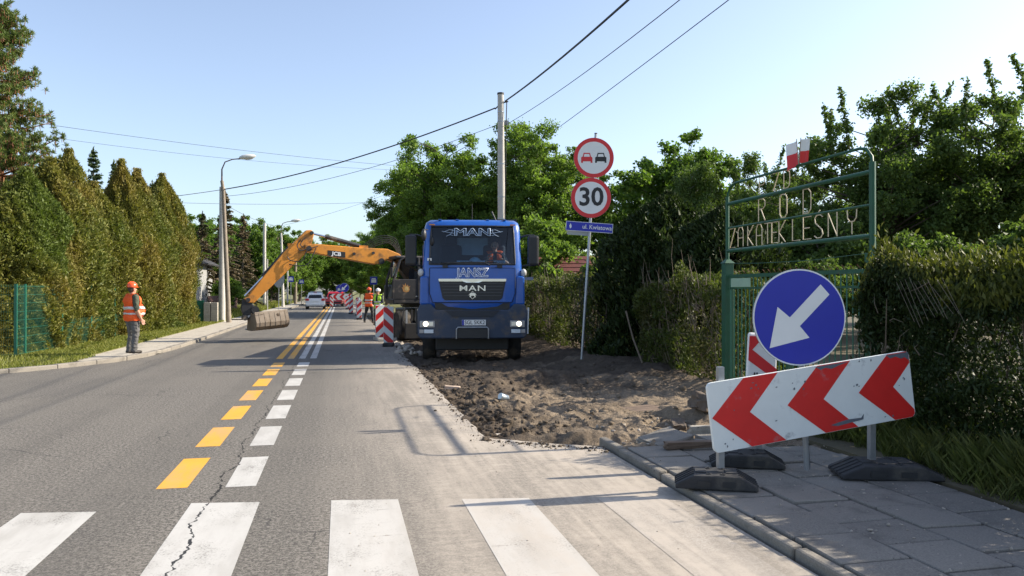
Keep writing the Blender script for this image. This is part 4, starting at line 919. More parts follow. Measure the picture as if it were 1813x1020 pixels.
MB().prism([(-.445,0),(-.425,.06),(-.40,.02),(-.395,-.03),(-.425,-.06)], c-az*.0046, ax, ay, az, .002).build('emblem', MT['sign_white'], pl)
MB().prism([(-.48,-.19),(.0,-.19),(.0,-.10),(-.48,-.10)], c+az*.06, ax, ay, az, .01).build('second_plate_back', MT['sign_back'], sg)

# ------------------------------------------------------------------ gate with the letter arch
GX = 5.8; gt = thing('garden_gate', 'green steel gate with a letter arch to the allotment gardens', 'gate', (GX,7.5,.03)); GL = 3.3
gs = MT['green_steel']
def gtube(name, pts, r, n=8, parent=gt, m=gs): return MB().tube(pts, r, n).build(name, m, parent, smooth=True)
MB().box((0,0,1.0), (.12,.12,2.0)).build('gate_post', gs, gt, bevel=.006); MB().box((0,GL,1.0), (.135,.135,2.0)).build('gate_post', gs, gt, bevel=.006)
MB().add([(-.085,GL-.085,2.0),(.085,GL-.085,2.0),(.085,GL+.085,2.0),(-.085,GL+.085,2.0),(0,GL,2.09)], [(0,1,4),(1,2,4),(2,3,4),(3,0,4),(3,2,1,0)]).build('post_cap', gs, gt)
gtube('arch_post', [(0,0,1.9),(0,0,3.02)], .036); gtube('arch_post', [(0,GL,2.0),(0,GL,3.02)], .03)
gtube('top_rail', [(0,0,2.95),(0,.01,3.08),(0,.10,3.18),(0,.22,3.205),(0,GL-.25,3.205),(0,GL-.1,3.17),(0,GL-.01,3.06),(0,GL,2.95)], .018)
gtube('upper_rail', [(0,.02,2.91),(0,GL-.02,2.91)], .027); gtube('middle_rail', [(0,.02,2.54),(0,GL-.02,2.54)], .014); gtube('lower_rail', [(0,.02,2.19),(0,GL-.02,2.19)], .028)
GLY = {'R':[[(0,0),(0,1),(.35,1),(.5,.88),(.5,.68),(.35,.55),(0,.55)],[(.18,.55),(.5,0)]], 'O':[[(.12,0),(0,.15),(0,.85),(.12,1),(.38,1),(.5,.85),(.5,.15),(.38,0),(.12,0)]], 'D':[[(0,0),(0,1),(.32,1),(.48,.85),(.5,.5),(.48,.15),(.32,0),(0,0)]],
 'Z':[[(0,1),(.5,1),(0,0),(.5,0)]], 'A':[[(0,0),(0,.8),(.12,1),(.38,1),(.5,.8),(.5,0)],[(0,.45),(.5,.45)]], 'K':[[(0,0),(0,1)],[(.5,1),(0,.45),(.5,0)]], 'T':[[(.25,0),(.25,1)],[(0,1),(.5,1)]], 'E':[[(.5,1),(0,1),(0,0),(.5,0)],[(0,.5),(.4,.5)]],
 'L':[[(0,1),(0,0),(.5,0)]], 'S':[[(.5,.9),(.36,1),(.14,1),(.02,.86),(.06,.66),(.44,.36),(.5,.15),(.38,0),(.14,0),(0,.1)]], 'N':[[(0,0),(0,1),(.5,0),(.5,1)]], 'Y':[[(0,1),(.02,.66),(.14,.52),(.36,.52),(.48,.66),(.5,1)],[(.25,.52),(.25,0)]], 'P':[[(0,0),(0,1),(.36,1),(.5,.88),(.5,.66),(.36,.52),(0,.52)]],
 'q':[[(0,0),(0,.8),(.12,1),(.38,1),(.5,.8),(.5,0),(.42,-.08),(.5,-.14)],[(0,.45),(.5,.45)]], 's':[[(.5,.9),(.36,1),(.14,1),(.02,.86),(.06,.66),(.44,.36),(.5,.15),(.38,0),(.14,0),(0,.1)],[(.22,1.08),(.34,1.2)]]}
def rods(ch, y, z, wd, h, r=.0072):
    M = MB()
    for st in GLY[ch]: M.tube([(0, y-p[0]*2*wd, z+p[1]*h) for p in st], r, 6)
    M.build('letter', MT['letter_rod'], gt)
def word(chars, ys, z, wd, h):
    for ch, y in zip(chars, ys): rods(ch, y, z, wd, h)
# letters run from the far post (left in view) to the near post
word('ROD', (2.40,1.86,1.32), 2.565, .17, .31)
word('ZAKqTEK', (3.22,2.98,2.70,2.46,2.24,2.06,1.88), 2.235, .15, .285); word('LEsNY', (1.56,1.32,1.08,.80,.44), 2.235, .17, .285)
word('PZD', (2.38,2.02,1.76), 2.95, .14, .235)
MB().box((0,GL/2,1.80), (.05,GL-.2,.05)).build('frame_rail', gs, gt); MB().box((0,GL/2,.16), (.045,GL-.2,.045)).build('frame_rail', gs, gt); MB().box((0,GL/2,1.62), (.03,GL-.2,.03)).build('frame_rail', gs, gt)
bar = MB().tube([(0,0,.14),(0,0,1.80)], .009, 6).mesh('bar', MT['green_wire'])
for i in range(29):
    if abs(i-14) < 1: continue
    o = nobj('bar', bar, gt); o.location = (.0, .12+i*.11, 0)
MB().box((.0,GL/2,1.0), (.06,.06,1.7)).build('meeting_stile', gs, gt)
o = MB().box((-.03,GL-.45,1.70), (.012,.55,.13)).build('name_plate', mat('pale_green', (.28,.42,.30), .6), gt)
gtube('strand', [(0,.05,2.0),(0,1.2,1.96),(0,2.4,1.97),(0,GL,2.0)], .004)
for i in range(22):      # barbs along the top of the gate
    MB().tube([(0,.2+i*.135,1.83),(-.02,.24+i*.135,1.88),(.02,.27+i*.135,1.86)], .004, 4).build('barb', mat('rusty', (.2,.09,.05), .9) if i == 0 else bpy.data.materials['rusty'], gt)
for i, (dy, tilt, lab) in enumerate(((.10,-.5,'left'),(-.03,.25,'right'))):
    f = thing('flag', ['small white and red flag drooping to the left on top of the gate arch','small white and red flag held out to the right on top of the gate arch'][i], 'flag', (GX,7.5+1.42,3.225))
    st = Vector((0, .04 if i == 0 else -.05, .34)); MB().tube([(0,0,0), st*1.06], .006, 6).build('staff', MT['wood_pole'], f)
    e = Vector((-.8,.55,-.42)) if i == 0 else Vector((.9,-.4,.05)); e.normalize()
    for nm, m, a, b in (('white_half', MT['sign_white'], .56, 1.0), ('red_half', MT['sign_red'], .12, .56)):
        M = MB(); V = []; n_ = 7
        for q in range(n_):
            t = q/(n_-1); off = e*(t*.13)+Vector((.018*math.sin(t*5),0,0)); sk = -.05*t if i == 0 else 0
            V += [st*a+off+Vector((0,0,sk)), st*b+off+Vector((0,0,0))]
        M.add(V, [(2*q,2*q+1,2*q+3,2*q+2) for q in range(n_-1)]); o = M.build(nm, m, f); so = o.modifiers.new('t','SOLIDIFY'); so.thickness = .003
# slack wire netting hanging in the hedge
wn_ = thing('wire_netting', 'loose diagonal wires sagging out of the clipped hedge', 'wire netting', (5.42,6.3,1.5))
rw = random.Random(3)
for i in range(11): j = rw.uniform(-.03,.03); MB().tube([(.05,.42-i*.06,.20+rw.uniform(-.06,.04)),(.0+j,.10-i*.06+j*.5,-.16+rw.uniform(-.10,.08))], .0017, 5).build('wire', MT['deadwood'], wn_)

# ------------------------------------------------------------------ left fences
def mesh_panel(name, a, b, z0, z1, parent, stepx=.05, stepz=.2):
    a, b = Vector(a), Vector(b); L = (b-a).length; t = (b-a)/L; M = MB()
    for i in range(int(L/stepx)+1): p = a+t*(i*stepx); M.tube([p+Vector((0,0,z0)), p+Vector((0,0,z1+.03))], .0028, 4, False)
    z = z0+.02
    while z < z1+.01: M.tube([a+Vector((0,0,z)), b+Vector((0,0,z))], .004, 4, False); z += stepz
    return M.build(name, MT['green_wire'], parent)
fn = thing('mesh_fence', 'green welded mesh fence round the corner left of the thuja row', 'fence', (-7.42,20.05,.05))
for i in range(4):
    MB().box((-2.5*i,0,.85), (.06,.04,1.75)).build('post', MT['green_wire'], fn)
    mesh_panel('wire_panel', (-2.5*i,0,0), (-2.5*i-2.5,.0,0), .05, 1.68, fn)
for i in range(8):
    y = .55+i*2.5 if i else .55
    MB().box((0,y,.85), (.04,.06,1.75)).build('post', MT['green_wire'], fn)
mesh_panel('wire_panel', (0,0,0), (0,.55,0), .05, 1.68, fn)
for i in range(7): mesh_panel('wire_panel', (0,.55+i*2.5,0), (0,.55+2.5*(i+1),0), .05, 1.68 if i == 0 else .75, fn, .07)
gp = thing('fence_pillar', 'pale block pillars and green gate panel beside the white concrete pole', 'fence', (-6.9,40.2,.05))
for k in range(2):
    pil = MB().box((.42+.34*k,.4,.5), (.28,.3,1.0)).build('pillar', MT['concrete'], gp)
    for z in range(5): MB().box((.42+.34*k,.4,.1+.2*z), (.30,.32,.185)).build('block', MT['slab_pale'], pil)
MB().box((-.25,.4,.55), (1.0,.04,1.1)).build('panel', MT['green_wire'], gp)
bf = thing('slat_fence', 'brown slatted fence beyond the lamp post on the left', 'fence', (-7.6,48,.05)); brn = mat('brown_slat', (.07,.035,.03), .8, .2)
for i in range(46): MB().box((0,i*.28,.65), (.02,.2,1.25)).build('slat', brn, bf)
for z in (.3,1.0): MB().box((.03,6.4,z), (.03,13,.07)).build('rail', brn, bf)

# ------------------------------------------------------------------ poles, lamps, wires
def pole(label, loc, h, r0, r1, m, lean=(0,0), name='utility_pole', bands=()):
    t = thing(name, label, 'pole', loc); MB().tube([(0,0,-.3),(lean[0],lean[1],h)], r0, 14, True, r1).build('shaft', m, t, smooth=True)
    for z in bands: q = z/h; MB().tube([(lean[0]*q,lean[1]*q,z-.02),(lean[0]*q,lean[1]*q,z+.02)], r0+(r1-r0)*q+.006, 14).build('band', MT['galv'], t)
    return t
p1 = pole('tall round concrete pole standing behind the blue lorry', (5.75,27.45,.05), 8.75, .16, .115, MT['concrete'], (-.06,0), bands=(3.3,4.2,5.0,6.2,7.75,8.1))
MB().tube([(.10,-.14,2.5),(.07,-.15,4.5),(.10,-.14,6.3),(.12,-.12,7.7),(.16,-.06,8.55)], .018, 6).build('riser_cable', MT['cable'], p1)
MB().tube([(-.06,0,8.74),(-.06,0,8.80)], .13, 14).build('cap', MT['black'], p1); MB().tube([(-.06,0,8.42),(.22,-.02,8.5)], .025, 6).build('hook', MT['black'], p1); MB().box((.16,0,7.72), (.16,.06,.16)).build('insulator', MT['sign_back'], p1); MB().tube([(-.06,0,8.42),(-.26,.02,8.2)], .022, 6).build('hook', MT['black'], p1)
pole('pale concrete pole next to the leaning lamp post on the left', (-6.05,42.4,.05), 7.0, .17, .14, MT['concrete'], (0,0), bands=(6.3,))
pole('white concrete post between the dying spruces and the excavator arm', (-6.5,70,.05), 7.5, .15, .12, MT['concrete'])
pole('dark far pole left of the white car', (-5.4,97,.05), 7.0, .2, .15, MT['wood_pole']); pole('thin grey far pole left of the white car', (-6.0,92,.05), 6.0, .1, .08, MT['concrete'])
pole('short grey post in the tall grass behind the excavator stick', (-5.9,66,.05), 4.2, .06, .05, MT['concrete'])
def street_lamp(label, loc, h, lean, arm, m, s=1):
    t = thing('street_lamp', label, 'street lamp', loc); lx, ly = lean
    MB().tube([(0,0,-.2),(lx*.8,ly*.8,h*.8),(lx,ly,h*.86)], [.13*s,.085*s,.08*s], 10).build('pole', m, t, smooth=True)
    MB().tube([(lx,ly,h*.80),(lx,ly,h*.93),(lx+arm*.12,ly,h*.975),(lx+arm*.4,ly,h*.993),(lx+arm*.75,ly,h*1.0)], [.05*s,.035*s,.03*s,.028*s,.028*s], 8).build('arm', mat('rust_arm', (.12,.08,.07), .7), t, smooth=True)
    hd = MB().ball((0,0,0), (.42*s,.17*s,.13*s), 16, 8).build('lamp_head', mat('lamp_shell', (.62,.62,.58), .4), t, smooth=True); hd.location = (lx+arm*.98,ly,h*1.012); hd.rotation_euler = (0,R(-8),0)
    MB().ball((.05,0,-.06), (.28*s,.13*s,.10*s), 12, 6).build('lens', mat('lamp_lens', (.5,.52,.5), .25), hd, smooth=True); return t
street_lamp('leaning old lamp post with white head left of the road', (-5.52,41,.09), 8.25, (-.35,0), 1.25, MT['wood_pole'])
street_lamp('second distant street lamp above the excavator boom', (-5.5,78,.05), 8.4, (-.2,0), 1.4, MT['concrete'], 1.1)
def wire(label, a, b, sag, r, name='overhead_wire', n=28):
    a, b = Vector(a), Vector(b); t = thing(name, label, 'wire', a)
    pts = [a.lerp(b,i/n)-a-Vector((0,0,sag*4*(i/n)*(1-i/n))) for i in range(n+1)]
    MB().tube(pts, r, 5).build('strand', MT['cable'], t); return t
wire('thick black cable from the concrete pole towards the top right', (5.85,27.4,8.55), (6.0,-14,8.6), 1.0, .028, 'overhead_cable')
wire('thick black cable from the concrete pole over the road to the lamp post', (5.5,27.5,8.3), (-5.85,41.1,6.75), .35, .026, 'overhead_cable')
wire('thin wire from the insulator of the concrete pole to the top of the picture', (5.98,27.4,7.75), (6.4,-14,8.2), 1.0, .010)
wire('thin wire rising from behind the trees right of the concrete pole', (7.3,56,7.9), (7.0,-14,7.5), .6, .010)
wire('thin wire sagging left from the concrete pole insulator', (5.6,27.5,7.7), (-6.05,42.4,6.55), .45, .010)
wire('upper of two thin wires crossing the sky on the left', (-24,34,9.9), (7,58,10.9), .5, .010); wire('lower of two thin wires crossing the sky on the left', (-24,35,9.6), (7,59,10.9), .8, .008)
wire('wire running left from the concrete pole into the thuja row', (-6.1,42.4,6.9), (-14,36,5.0), .15, .016); wire('stay wire slanting down from the lamp post', (-5.85,41.1,6.6), (-8.6,60,4.2), .1, .012)
wire('low thin wire along the left side of the road to the far lamp', (-6.0,42.4,6.2), (-5.7,78,8.0), .3, .010); wire('far wire crossing above the road towards the big maples', (-5.7,78,8.0), (5.5,60,10.0), .3, .010); wire('long low wire crossing from the hedge to the maples', (-12,44,6.4), (6.0,62,9.0), .3, .010)
# ------------------------------------------------------------------ lorry
BLUE = mat('lorry_blue', (.008,.092,.40), .34, .10, 5, coat=.55, dirt=.16, dirtc=(.10,.10,.12), dscale=2.5); BUMP_ = mat('bumper_blue_grey', (.026,.043,.078), .55, .12, 5, dirt=.42, dirtc=(.12,.10,.08), dscale=2.5)
INT = mat('cab_interior', (.045,.05,.06), .8, .2); SEAT = mat('seat_cloth', (.03,.034,.045), .9, .2)
WSG = glass_mat('windscreen_glass', (.46,.62,.78), 1.0); LET = mat('outline_lettering', (.75,.80,.92), .5, .05); SILV = mat('silver', (.78,.78,.74), .28, .05, metal=.8)
lk = thing('tipper_lorry', 'blue tipper lorry facing the camera on the torn-up roadside', 'lorry', (2.93,17.3,-.07), R(-9))
HEX = mat('wheel_hub', (.12,.12,.12), .6, .2, dirt=.4)
def ring_pts(z, hw, yf, yb, bow=.07, rc=.16):
    f = [(-hw+rc,yf+.02),(-hw*.5,yf-bow*.75),(0,yf-bow),(hw*.5,yf-bow*.75),(hw-rc,yf+.02)]
    arc = [(hw-rc+rc*math.sin(R(a)), yf+.02+rc-rc*math.cos(R(a))) for a in (30,60,90)]
    side = [(hw,yf+.45),(hw,yf+.50),(hw,yb-.55),(hw,yb-.05)]
    half = arc+side; back = [(hw-.1,yb),(-hw+.1,yb)]
    return [(x,y,z) for x, y in f+half+back+[(-x,y) for x, y in reversed(half)]]
RG = [(1.20,1.13,.06,1.72),(1.40,1.14,.0,1.72),(1.95,1.145,.01,1.72),(2.29,1.14,.05,1.72),(2.42,1.135,.075,1.72),(3.02,1.11,.19,1.72),(3.17,1.10,.22,1.70),(3.27,1.07,.29,1.66),(3.33,1.00,.40,1.55)]
rings = [ring_pts(*r) for r in RG]; nr = len(rings[0]); M = MB(); V = [p for r in rings for p in r]; Fc = []
for i in range(len(rings)-1):
    for k in range(nr):
        k2 = (k+1) % nr; front_ = k < 4
        if front_ and 3 <= i < 6: continue
        lo, hi = RG[i][0], RG[i+1][0]
        xs = rings[i][k]; xe = rings[i][k2]
        if 4 <= i < 5 and abs(abs(xs[0])-RG[i][1]) < .001 and abs(abs(xe[0])-RG[i][1]) < .001 and abs(xs[1]-xe[1]) > .45: continue
        Fc.append((i*nr+k, i*nr+k2, (i+1)*nr+k2, (i+1)*nr+k))
Fc.append(tuple((len(rings)-1)*nr+k for k in range(nr)))
M.add(V, Fc); cab = M.build('cab', BLUE, lk, smooth=True)
M = MB(); ii = [3,4,5,6]; M.add([(rings[i][k][0],rings[i][k][1]+.012,rings[i][k][2]) for i in ii for k in range(5)], [(a*5+k,a*5+k+1,(a+1)*5+k+1,(a+1)*5+k) for a in range(3) for k in range(4)]); ws = M.build('windscreen', WSG, lk, smooth=True)
seal = MB()
edge = [rings[3][k] for k in range(5)]+[rings[i][4] for i in (4,5,6)]+[rings[6][k] for k in (3,2,1,0)]+[rings[i][0] for i in (5,4)]
seal.tube([(p[0],p[1]-.004,p[2]) for p in edge+[edge[0]]], .022, 6, False); seal.build('seal', MT['black'], ws)
for sx in (-1,1): MB().add([(sx*1.128,.56,2.44),(sx*1.128,1.16,2.44),(sx*1.105,1.16,3.0),(sx*1.105,.66,3.0)], [(0,1,2,3)]).build('side_window', MT['glass'], lk)
# interior
MB().box((0,1.55,2.4), (2.1,.06,1.7)).build('rear_panel', INT, lk); MB().box((0,1.516,2.78), (1.1,.01,.42)).build('rear_window', mat('rear_pane', (.32,.40,.45), .3), lk)
MB().box((0,.42,2.12), (2.05,.5,.24)).build('dashboard', MT['black'], lk, bevel=.04)
MB().box((0,.85,1.75), (2.1,1.3,.06)).build('cab_floor', INT, lk)
for x in (-.52,.55):
    s_ = MB().box((x,1.05,2.05), (.52,.5,.16)).build('seat', SEAT, lk, bevel=.05); MB().box((x,1.32,2.45), (.54,.14,.72), Matrix.Rotation(R(-8),3,'X')).build('backrest', SEAT, s_, bevel=.06); MB().box((x,1.34,2.90), (.32,.12,.22)).build('headrest', SEAT, s_, bevel=.05)
sw = MB(); c0 = Vector((.55,.62,2.40)); tx, tz = Vector((1,0,0)), Vector((0,.45,.89)).normalized()
sw.tube([c0+tx*(.22*math.cos(a*math.pi/12))+tz*(.22*math.sin(a*math.pi/12)) for a in range(25)], .016, 6, False); sw.tube([c0-tx*.21, c0+tx*.21], .013, 6); sw.tube([c0, c0+Vector((0,-.12,-.2))], .03, 8); sw.build('steering_wheel', MT['black'], lk)
MB().ball((.06,.36,2.33), (.15,.13,.14), 14, 8).build('helmet_on_dash', mat('pale_blue_helmet', (.45,.65,.70), .4), lk, smooth=True)
plw = mat('name_card', (.45,.62,.74), .5)
for x, wd, tx_ in ((-.16,.40,'MARIUSZ'),(.19,.20,'- - -'),(.62,.26,'ROMEK')):
    q = MB().box((x,.10-.03*(1-abs(x)),2.335), (wd,.008,.075)).build('name_card', plw, lk)
    if '-' not in tx_: put_text(tx_, .068, (x+.02,.085-.03*(1-abs(x)),2.335), (1,0,0), (0,0,1), MT['sign_black'], q, sx=.95)
MB().box((-.98,.075,2.40), (.10,.006,.06)).build('sticker', MT['sign_white'], lk)
cosd, sind = math.cos(R(-9)), math.sin(R(-9)); dx_, dy_ = .55, 1.12
person('driver in orange vest behind the wheel of the blue lorry', (2.93+dx_*cosd-dy_*sind, 17.3+dx_*sind+dy_*cosd, -.07+1.32), R(171),
       dict(hip=(0,0,.86), chest=(0,.02,1.22), elbowL=(-.32,.22,1.08), wristL=(-.22,.40,1.16), elbowR=(.30,.20,1.06), wristR=(.18,.42,1.20), kneeL=(-.16,.42,.84), ankleL=(-.16,.50,.50), kneeR=(.16,.42,.84), ankleR=(.16,.50,.50), face=(.35,1,-.1)),
       pm(shirt=navy, sleeve2=SK, trousers=dk), MT['orange_hi'], None, 1.05, 0, .94, 'shirt', voxel=.014)
# front details
def fr(x, z=0): return -.07*(1-min(1,(x/1.0)**2))            # bow of the front
def fpanel(name, poly, y, m, t=.02, parent=lk, bevel=0, nseg=8):
    """panel that follows the bowed front: polygon split in strips along x is approximated by bending vertices"""
    M = MB(); M.prism(poly, (0,y,0), (1,0,0), (0,0,1), (0,1,0), t); o = M.build(name, m, parent)
    b = bmesh.new(); b.from_mesh(o.data)
    for c in (-.75,-.5,-.25,0,.25,.5,.75): bmesh.ops.bisect_plane(b, geom=b.verts[:]+b.edges[:]+b.faces[:], plane_co=(c,0,0), plane_no=(1,0,0))
    for v in b.verts: v.co.y += fr(v.co.x)
    b.to_mesh(o.data); b.free()
    if bevel: q = o.modifiers.new('b','BEVEL'); q.width = bevel; q.segments = 2; q.limit_method = 'ANGLE'; q.angle_limit = R(40)
    return o
fpanel('front_flap', [(-.90,1.42),(.90,1.42),(.97,1.62),(.97,2.20),(-.97,2.20),(-.97,1.62)], -.022, BLUE, .03, bevel=.012)
gr = fpanel('grille', [(-.76,1.90),(.76,1.90),(.68,1.52),(.62,1.47),(-.62,1.47),(-.68,1.52)], -.040, MT['black'], .03, bevel=.01)
fpanel('chrome_strip', [(-.77,1.955),(.77,1.955),(.76,1.895),(.22,1.895),(.14,1.87),(-.14,1.87),(-.22,1.895),(-.76,1.895)], -.058, MT['chrome'], .03, gr)
put_text('MAN', .175, (0,-.121,1.735), (1,0,0), (0,0,1), SILV, gr, 'badge_lettering', sx=1.5, bold=.002, space=1.12, depth=.012)
for k in range(5): fpanel('grille_slat', [(-.70+.012*k,1.862-.07*k),(.70-.012*k,1.862-.07*k),(.70-.012*k,1.842-.07*k),(-.70+.012*k,1.842-.07*k)], -.052, bpy.data.materials.get('slat_grey') or mat('slat_grey', (.05,.052,.056), .45), .02, gr)
lion = MB(); lion.prism([(-.06,-.05),(-.065,.02),(-.03,.055),(.04,.05),(.075,.03),(.065,0),(.07,-.05),(.045,-.05),(.04,-.015),(-.03,-.015),(-.035,-.05)], (0,-.125,1.585), (1,0,0),(0,0,1),(0,1,0), .01); lion.ring((0,-.12,1.585), .082,.094,(1,0,0),(0,0,1),(0,1,0),.006,4); lion.build('emblem', SILV, gr)
put_text('JANSZ', .275, (0,-.100,2.085), (1,0,0), (0,0,1), LET, lk, 'outline_lettering', sx=.92, outline=.0085, bold=.004)
for sx in (-1,1):       # little serif bars of the name
    pass
wl = MB()
def on_ws(x, z): t = (z-2.29)/(3.17-2.29); return .05+.17*t+fr(x)-.012
LET2 = mat('screen_lettering', (.36,.46,.60), .5, .05)
me = text_mesh('MAN', .24, 'windscreen_lettering', LET2, outline=.008, sx=1.6, bold=.004); me.transform(Matrix(((1,0,0,0),(0,.19,-.98,on_ws(0,3.0)-.008),(0,.98,.19,3.02),(0,0,0,1)))); nobj('windscreen_lettering', me, ws)
for sx in (-1,1):
    M = MB()
    for k, (a, b, c) in enumerate((((.42,3.06),(.52,3.09),(.66,3.03)),((.42,3.00),(.55,3.02),(.70,3.05)),((.44,2.95),(.52,2.97),(.60,2.93)),((.45,3.09),(.47,3.02),(.52,2.96)))):
        M.tube([(sx*p[0], on_ws(p[0],p[1])-.012, p[1]) for p in (a,b,c)], .006, 5)
    M.build('flourish', LET2, ws)
wp = MB()
for x0, x1 in ((-.62,-.05),(.40,-.02)): wp.tube([(x0,on_ws(x0,2.27)-.05,2.26),(x0+.1*(1 if x1>x0 else -1),on_ws(0,2.30)-.03,2.315),(x1+.55*(1 if x1 > x0 else -1)*.3,on_ws(0,2.34)-.03,2.325)], .013, 6)
wp.tube([(-.75,on_ws(-.75,2.30)-.045,2.305),(-.2,on_ws(-.2,2.3)-.035,2.33),(.55,on_ws(.55,2.3)-.035,2.335)], .012, 6); wp.build('wipers', MT['black'], lk)
for x in (-.62,.62): MB().box((x,-.02+fr(x),2.235), (.12,.05,.06)).build('wiper_pivot', MT['black'], lk)
# panel gaps
def gapline(pts, parent=lk): MB().tube(pts, .007, 4, False).build('panel_gap', MT['black'], parent)
gapline([(x,-.024+fr(x),2.205) for x in [-.97+.194*k for k in range(11)]]); gapline([(x,-.024+fr(x),1.415) for x in [-.90+.18*k for k in range(11)]])
for sx in (-1,1):
    gapline([(sx*.975,-.024+fr(.97),2.20),(sx*.975,-.024+fr(.97),1.62),(sx*.905,-.024+fr(.9),1.42)]); gapline([(sx*1.148,.50,1.3),(sx*1.148,.50,2.3),(sx*1.115,.62,3.05)])
    MB().box((sx*1.155,1.30,2.02), (.03,.18,.04)).build('door_handle', MT['black'], lk)
# corner panels and lower cab
for sx in (-1,1):
    cpn = MB(); cpn.prism([(sx*.98,1.36),(sx*1.20,1.36),(sx*1.19,1.98),(sx*1.16,2.02),(sx*1.0,2.02)], (0,.0,0), (1,0,0),(0,0,1),(0,1,0), .34); cpn.build('corner_panel', BLUE, lk, bevel=.04)
    MB().box((sx*1.175,.85,1.55), (.05,1.0,.9)).build('door_panel', BLUE, lk, bevel=.02)
    arch = MB(); arch.tube([(sx*1.18,1.35+.62*math.cos(a*math.pi/10), .62+.72*math.sin(a*math.pi/10)) for a in range(11)], .09, 6); arch.build('wheel_arch', BUMP_, lk)
    MB().ball((sx*1.18,.12,2.10), (.07,.07,.09), 10, 6).build('indicator', mat('indicator', (.5,.5,.48), .3) if sx < 0 else bpy.data.materials['indicator'], lk, smooth=True)
# bumper
bp = fpanel('bumper', [(-1.24,.66),(-1.16,.60),(1.16,.60),(1.24,.66),(1.25,1.22),(1.19,1.37),(.95,1.39),(.82,1.25),(-.82,1.25),(-.95,1.39),(-1.19,1.37),(-1.25,1.22)], -.10, BUMP_, .42, bevel=.03)
MB().box((0,.12,1.32), (1.7,.3,.16)).build('bumper_gap', MT['black'], lk)
fpanel('lower_air_dam', [(-.62,1.24),(.62,1.24),(.46,1.10),(-.46,1.10)], -.125, mat('dark_inset', (.02,.025,.035), .6), .03, bp)
HL = emit_mat('headlight_lit', (1.0,.83,.58), 3.0); LENS = mat('lamp_housing', (.35,.34,.33), .2, .1)
for sx in (-1,1):
    yb_ = -.108+fr(1.0); hb = MB().box((sx*1.02,yb_-.008,.93), (.34,.04,.15)).build('headlight', LENS, bp, bevel=.015)
    MB().disc((sx*(1.055),yb_-.030,.935), .058, (1,0,0),(0,0,1),(0,1,0), .01, 20).build('lit_lens', HL, hb)
    MB().box((sx*.94,yb_-.030,.935), (.11,.01,.09)).build('reflector', SILV, hb)
    MB().box((sx*.985,yb_-.010,.765), (.21,.035,.085)).build('fog_lamp', mat('fog_lens', (.62,.68,.72), .25) if sx < 0 else bpy.data.materials['fog_lens'], bp, bevel=.01); MB().box((sx*1.15,yb_+.012,.765), (.10,.035,.085)).build('side_lamp', LENS, bp, bevel=.01)
    MB().tube([(sx*1.26,-.02,.70),(sx*1.275,-.03,1.30)], .02, 6).build('guide_rod', MT['sign_white'] if sx > 0 else MT['black'], bp)
pt = MB().box((0.03,-.19,.965), (.54,.014,.125)).build('number_plate', MT['sign_white'], bp, bevel=.004)
MB().box((-.215,-.1985,.965), (.045,.002,.118)).build('blue_band', MT['sign_blue'], pt); put_text('SGL 5KK2', .125, (.05,-.1985,.965), (1,0,0), (0,0,1), MT['sign_black'], pt, sx=.86, bold=.001)
st = MB(); st.tube([(-.36,-.19,.60),(-.36,-.215,.82),(-.33,-.22,.86),(.33,-.22,.86),(.36,-.215,.82),(.36,-.19,.60)], .018, 8); st.build('step_frame', MT['galv'], bp); MB().box((0,-.185,.72), (.66,.02,.2)).build('step_recess', MT['black'], bp)
MB().box((0,.62,.46), (1.72,.06,.34)).build('darkening_panel', MT['black'], lk, bevel=.02); MB().box((0,1.9,.62), (1.5,1.2,.4)).build('engine_sump', MT['black'], lk, bevel=.05)  # black panel below the bumper is added to stand for the shade there
# mirrors
for sx in (-1,1):
    mr = MB().box((sx*1.42,.34,2.62), (.26,.16,.70)).build('mirror', MT['black'], lk, bevel=.05)
    MB().box((sx*1.42,.43,2.62), (.20,.012,.60)).build('mirror_glass', MT['chrome'], mr)
    for z in (2.98,2.28): MB().tube([(sx*1.10,.45,z-.05),(sx*1.28,.38,z),(sx*1.45,.34,z)], .022, 6).build('mirror_arm', MT['black'], mr)
m2 = MB().ball((-1.10,-.02,2.95), (.06,.10,.14), 12, 8).build('kerb_mirror', MT['black'], lk, smooth=True); MB().tube([(-1.02,.15,3.08),(-1.12,.0,3.08),(-1.10,-.01,3.0)], .014, 6).build('mirror_arm', MT['black'], m2)
MB().ball((-.93,.14,2.82), (.05,.04,.10), 10, 6).build('inner_mirror', MT['black'], lk, smooth=True)
AMB = mat('amber_lens', (.6,.22,.05), .3)
for x in (-.93,.93): MB().box((x,.20,3.205), (.12,.05,.025)).build('marker_lamp', AMB, lk)
for x in (-.75,-.35,.35,.75): MB().box((x,.36,3.335), (.07,.10,.02)).build('roof_stud', BLUE, lk)
MB().tube([(0,.7,3.3),(0,.72,3.75)], .006, 5).build('aerial', MT['cable'], lk); MB().tube([(.62,1.2,3.3),(.48,1.2,3.62)], .02, 6).build('air_horn', MT['black'], lk); MB().box((.75,1.45,3.40), (.7,.25,.08)).build('roof_bar', MT['black'], lk)
MB().box((0,1.95,2.2), (.9,.35,1.5)).build('air_intake', MT['black'], lk, bevel=.05)
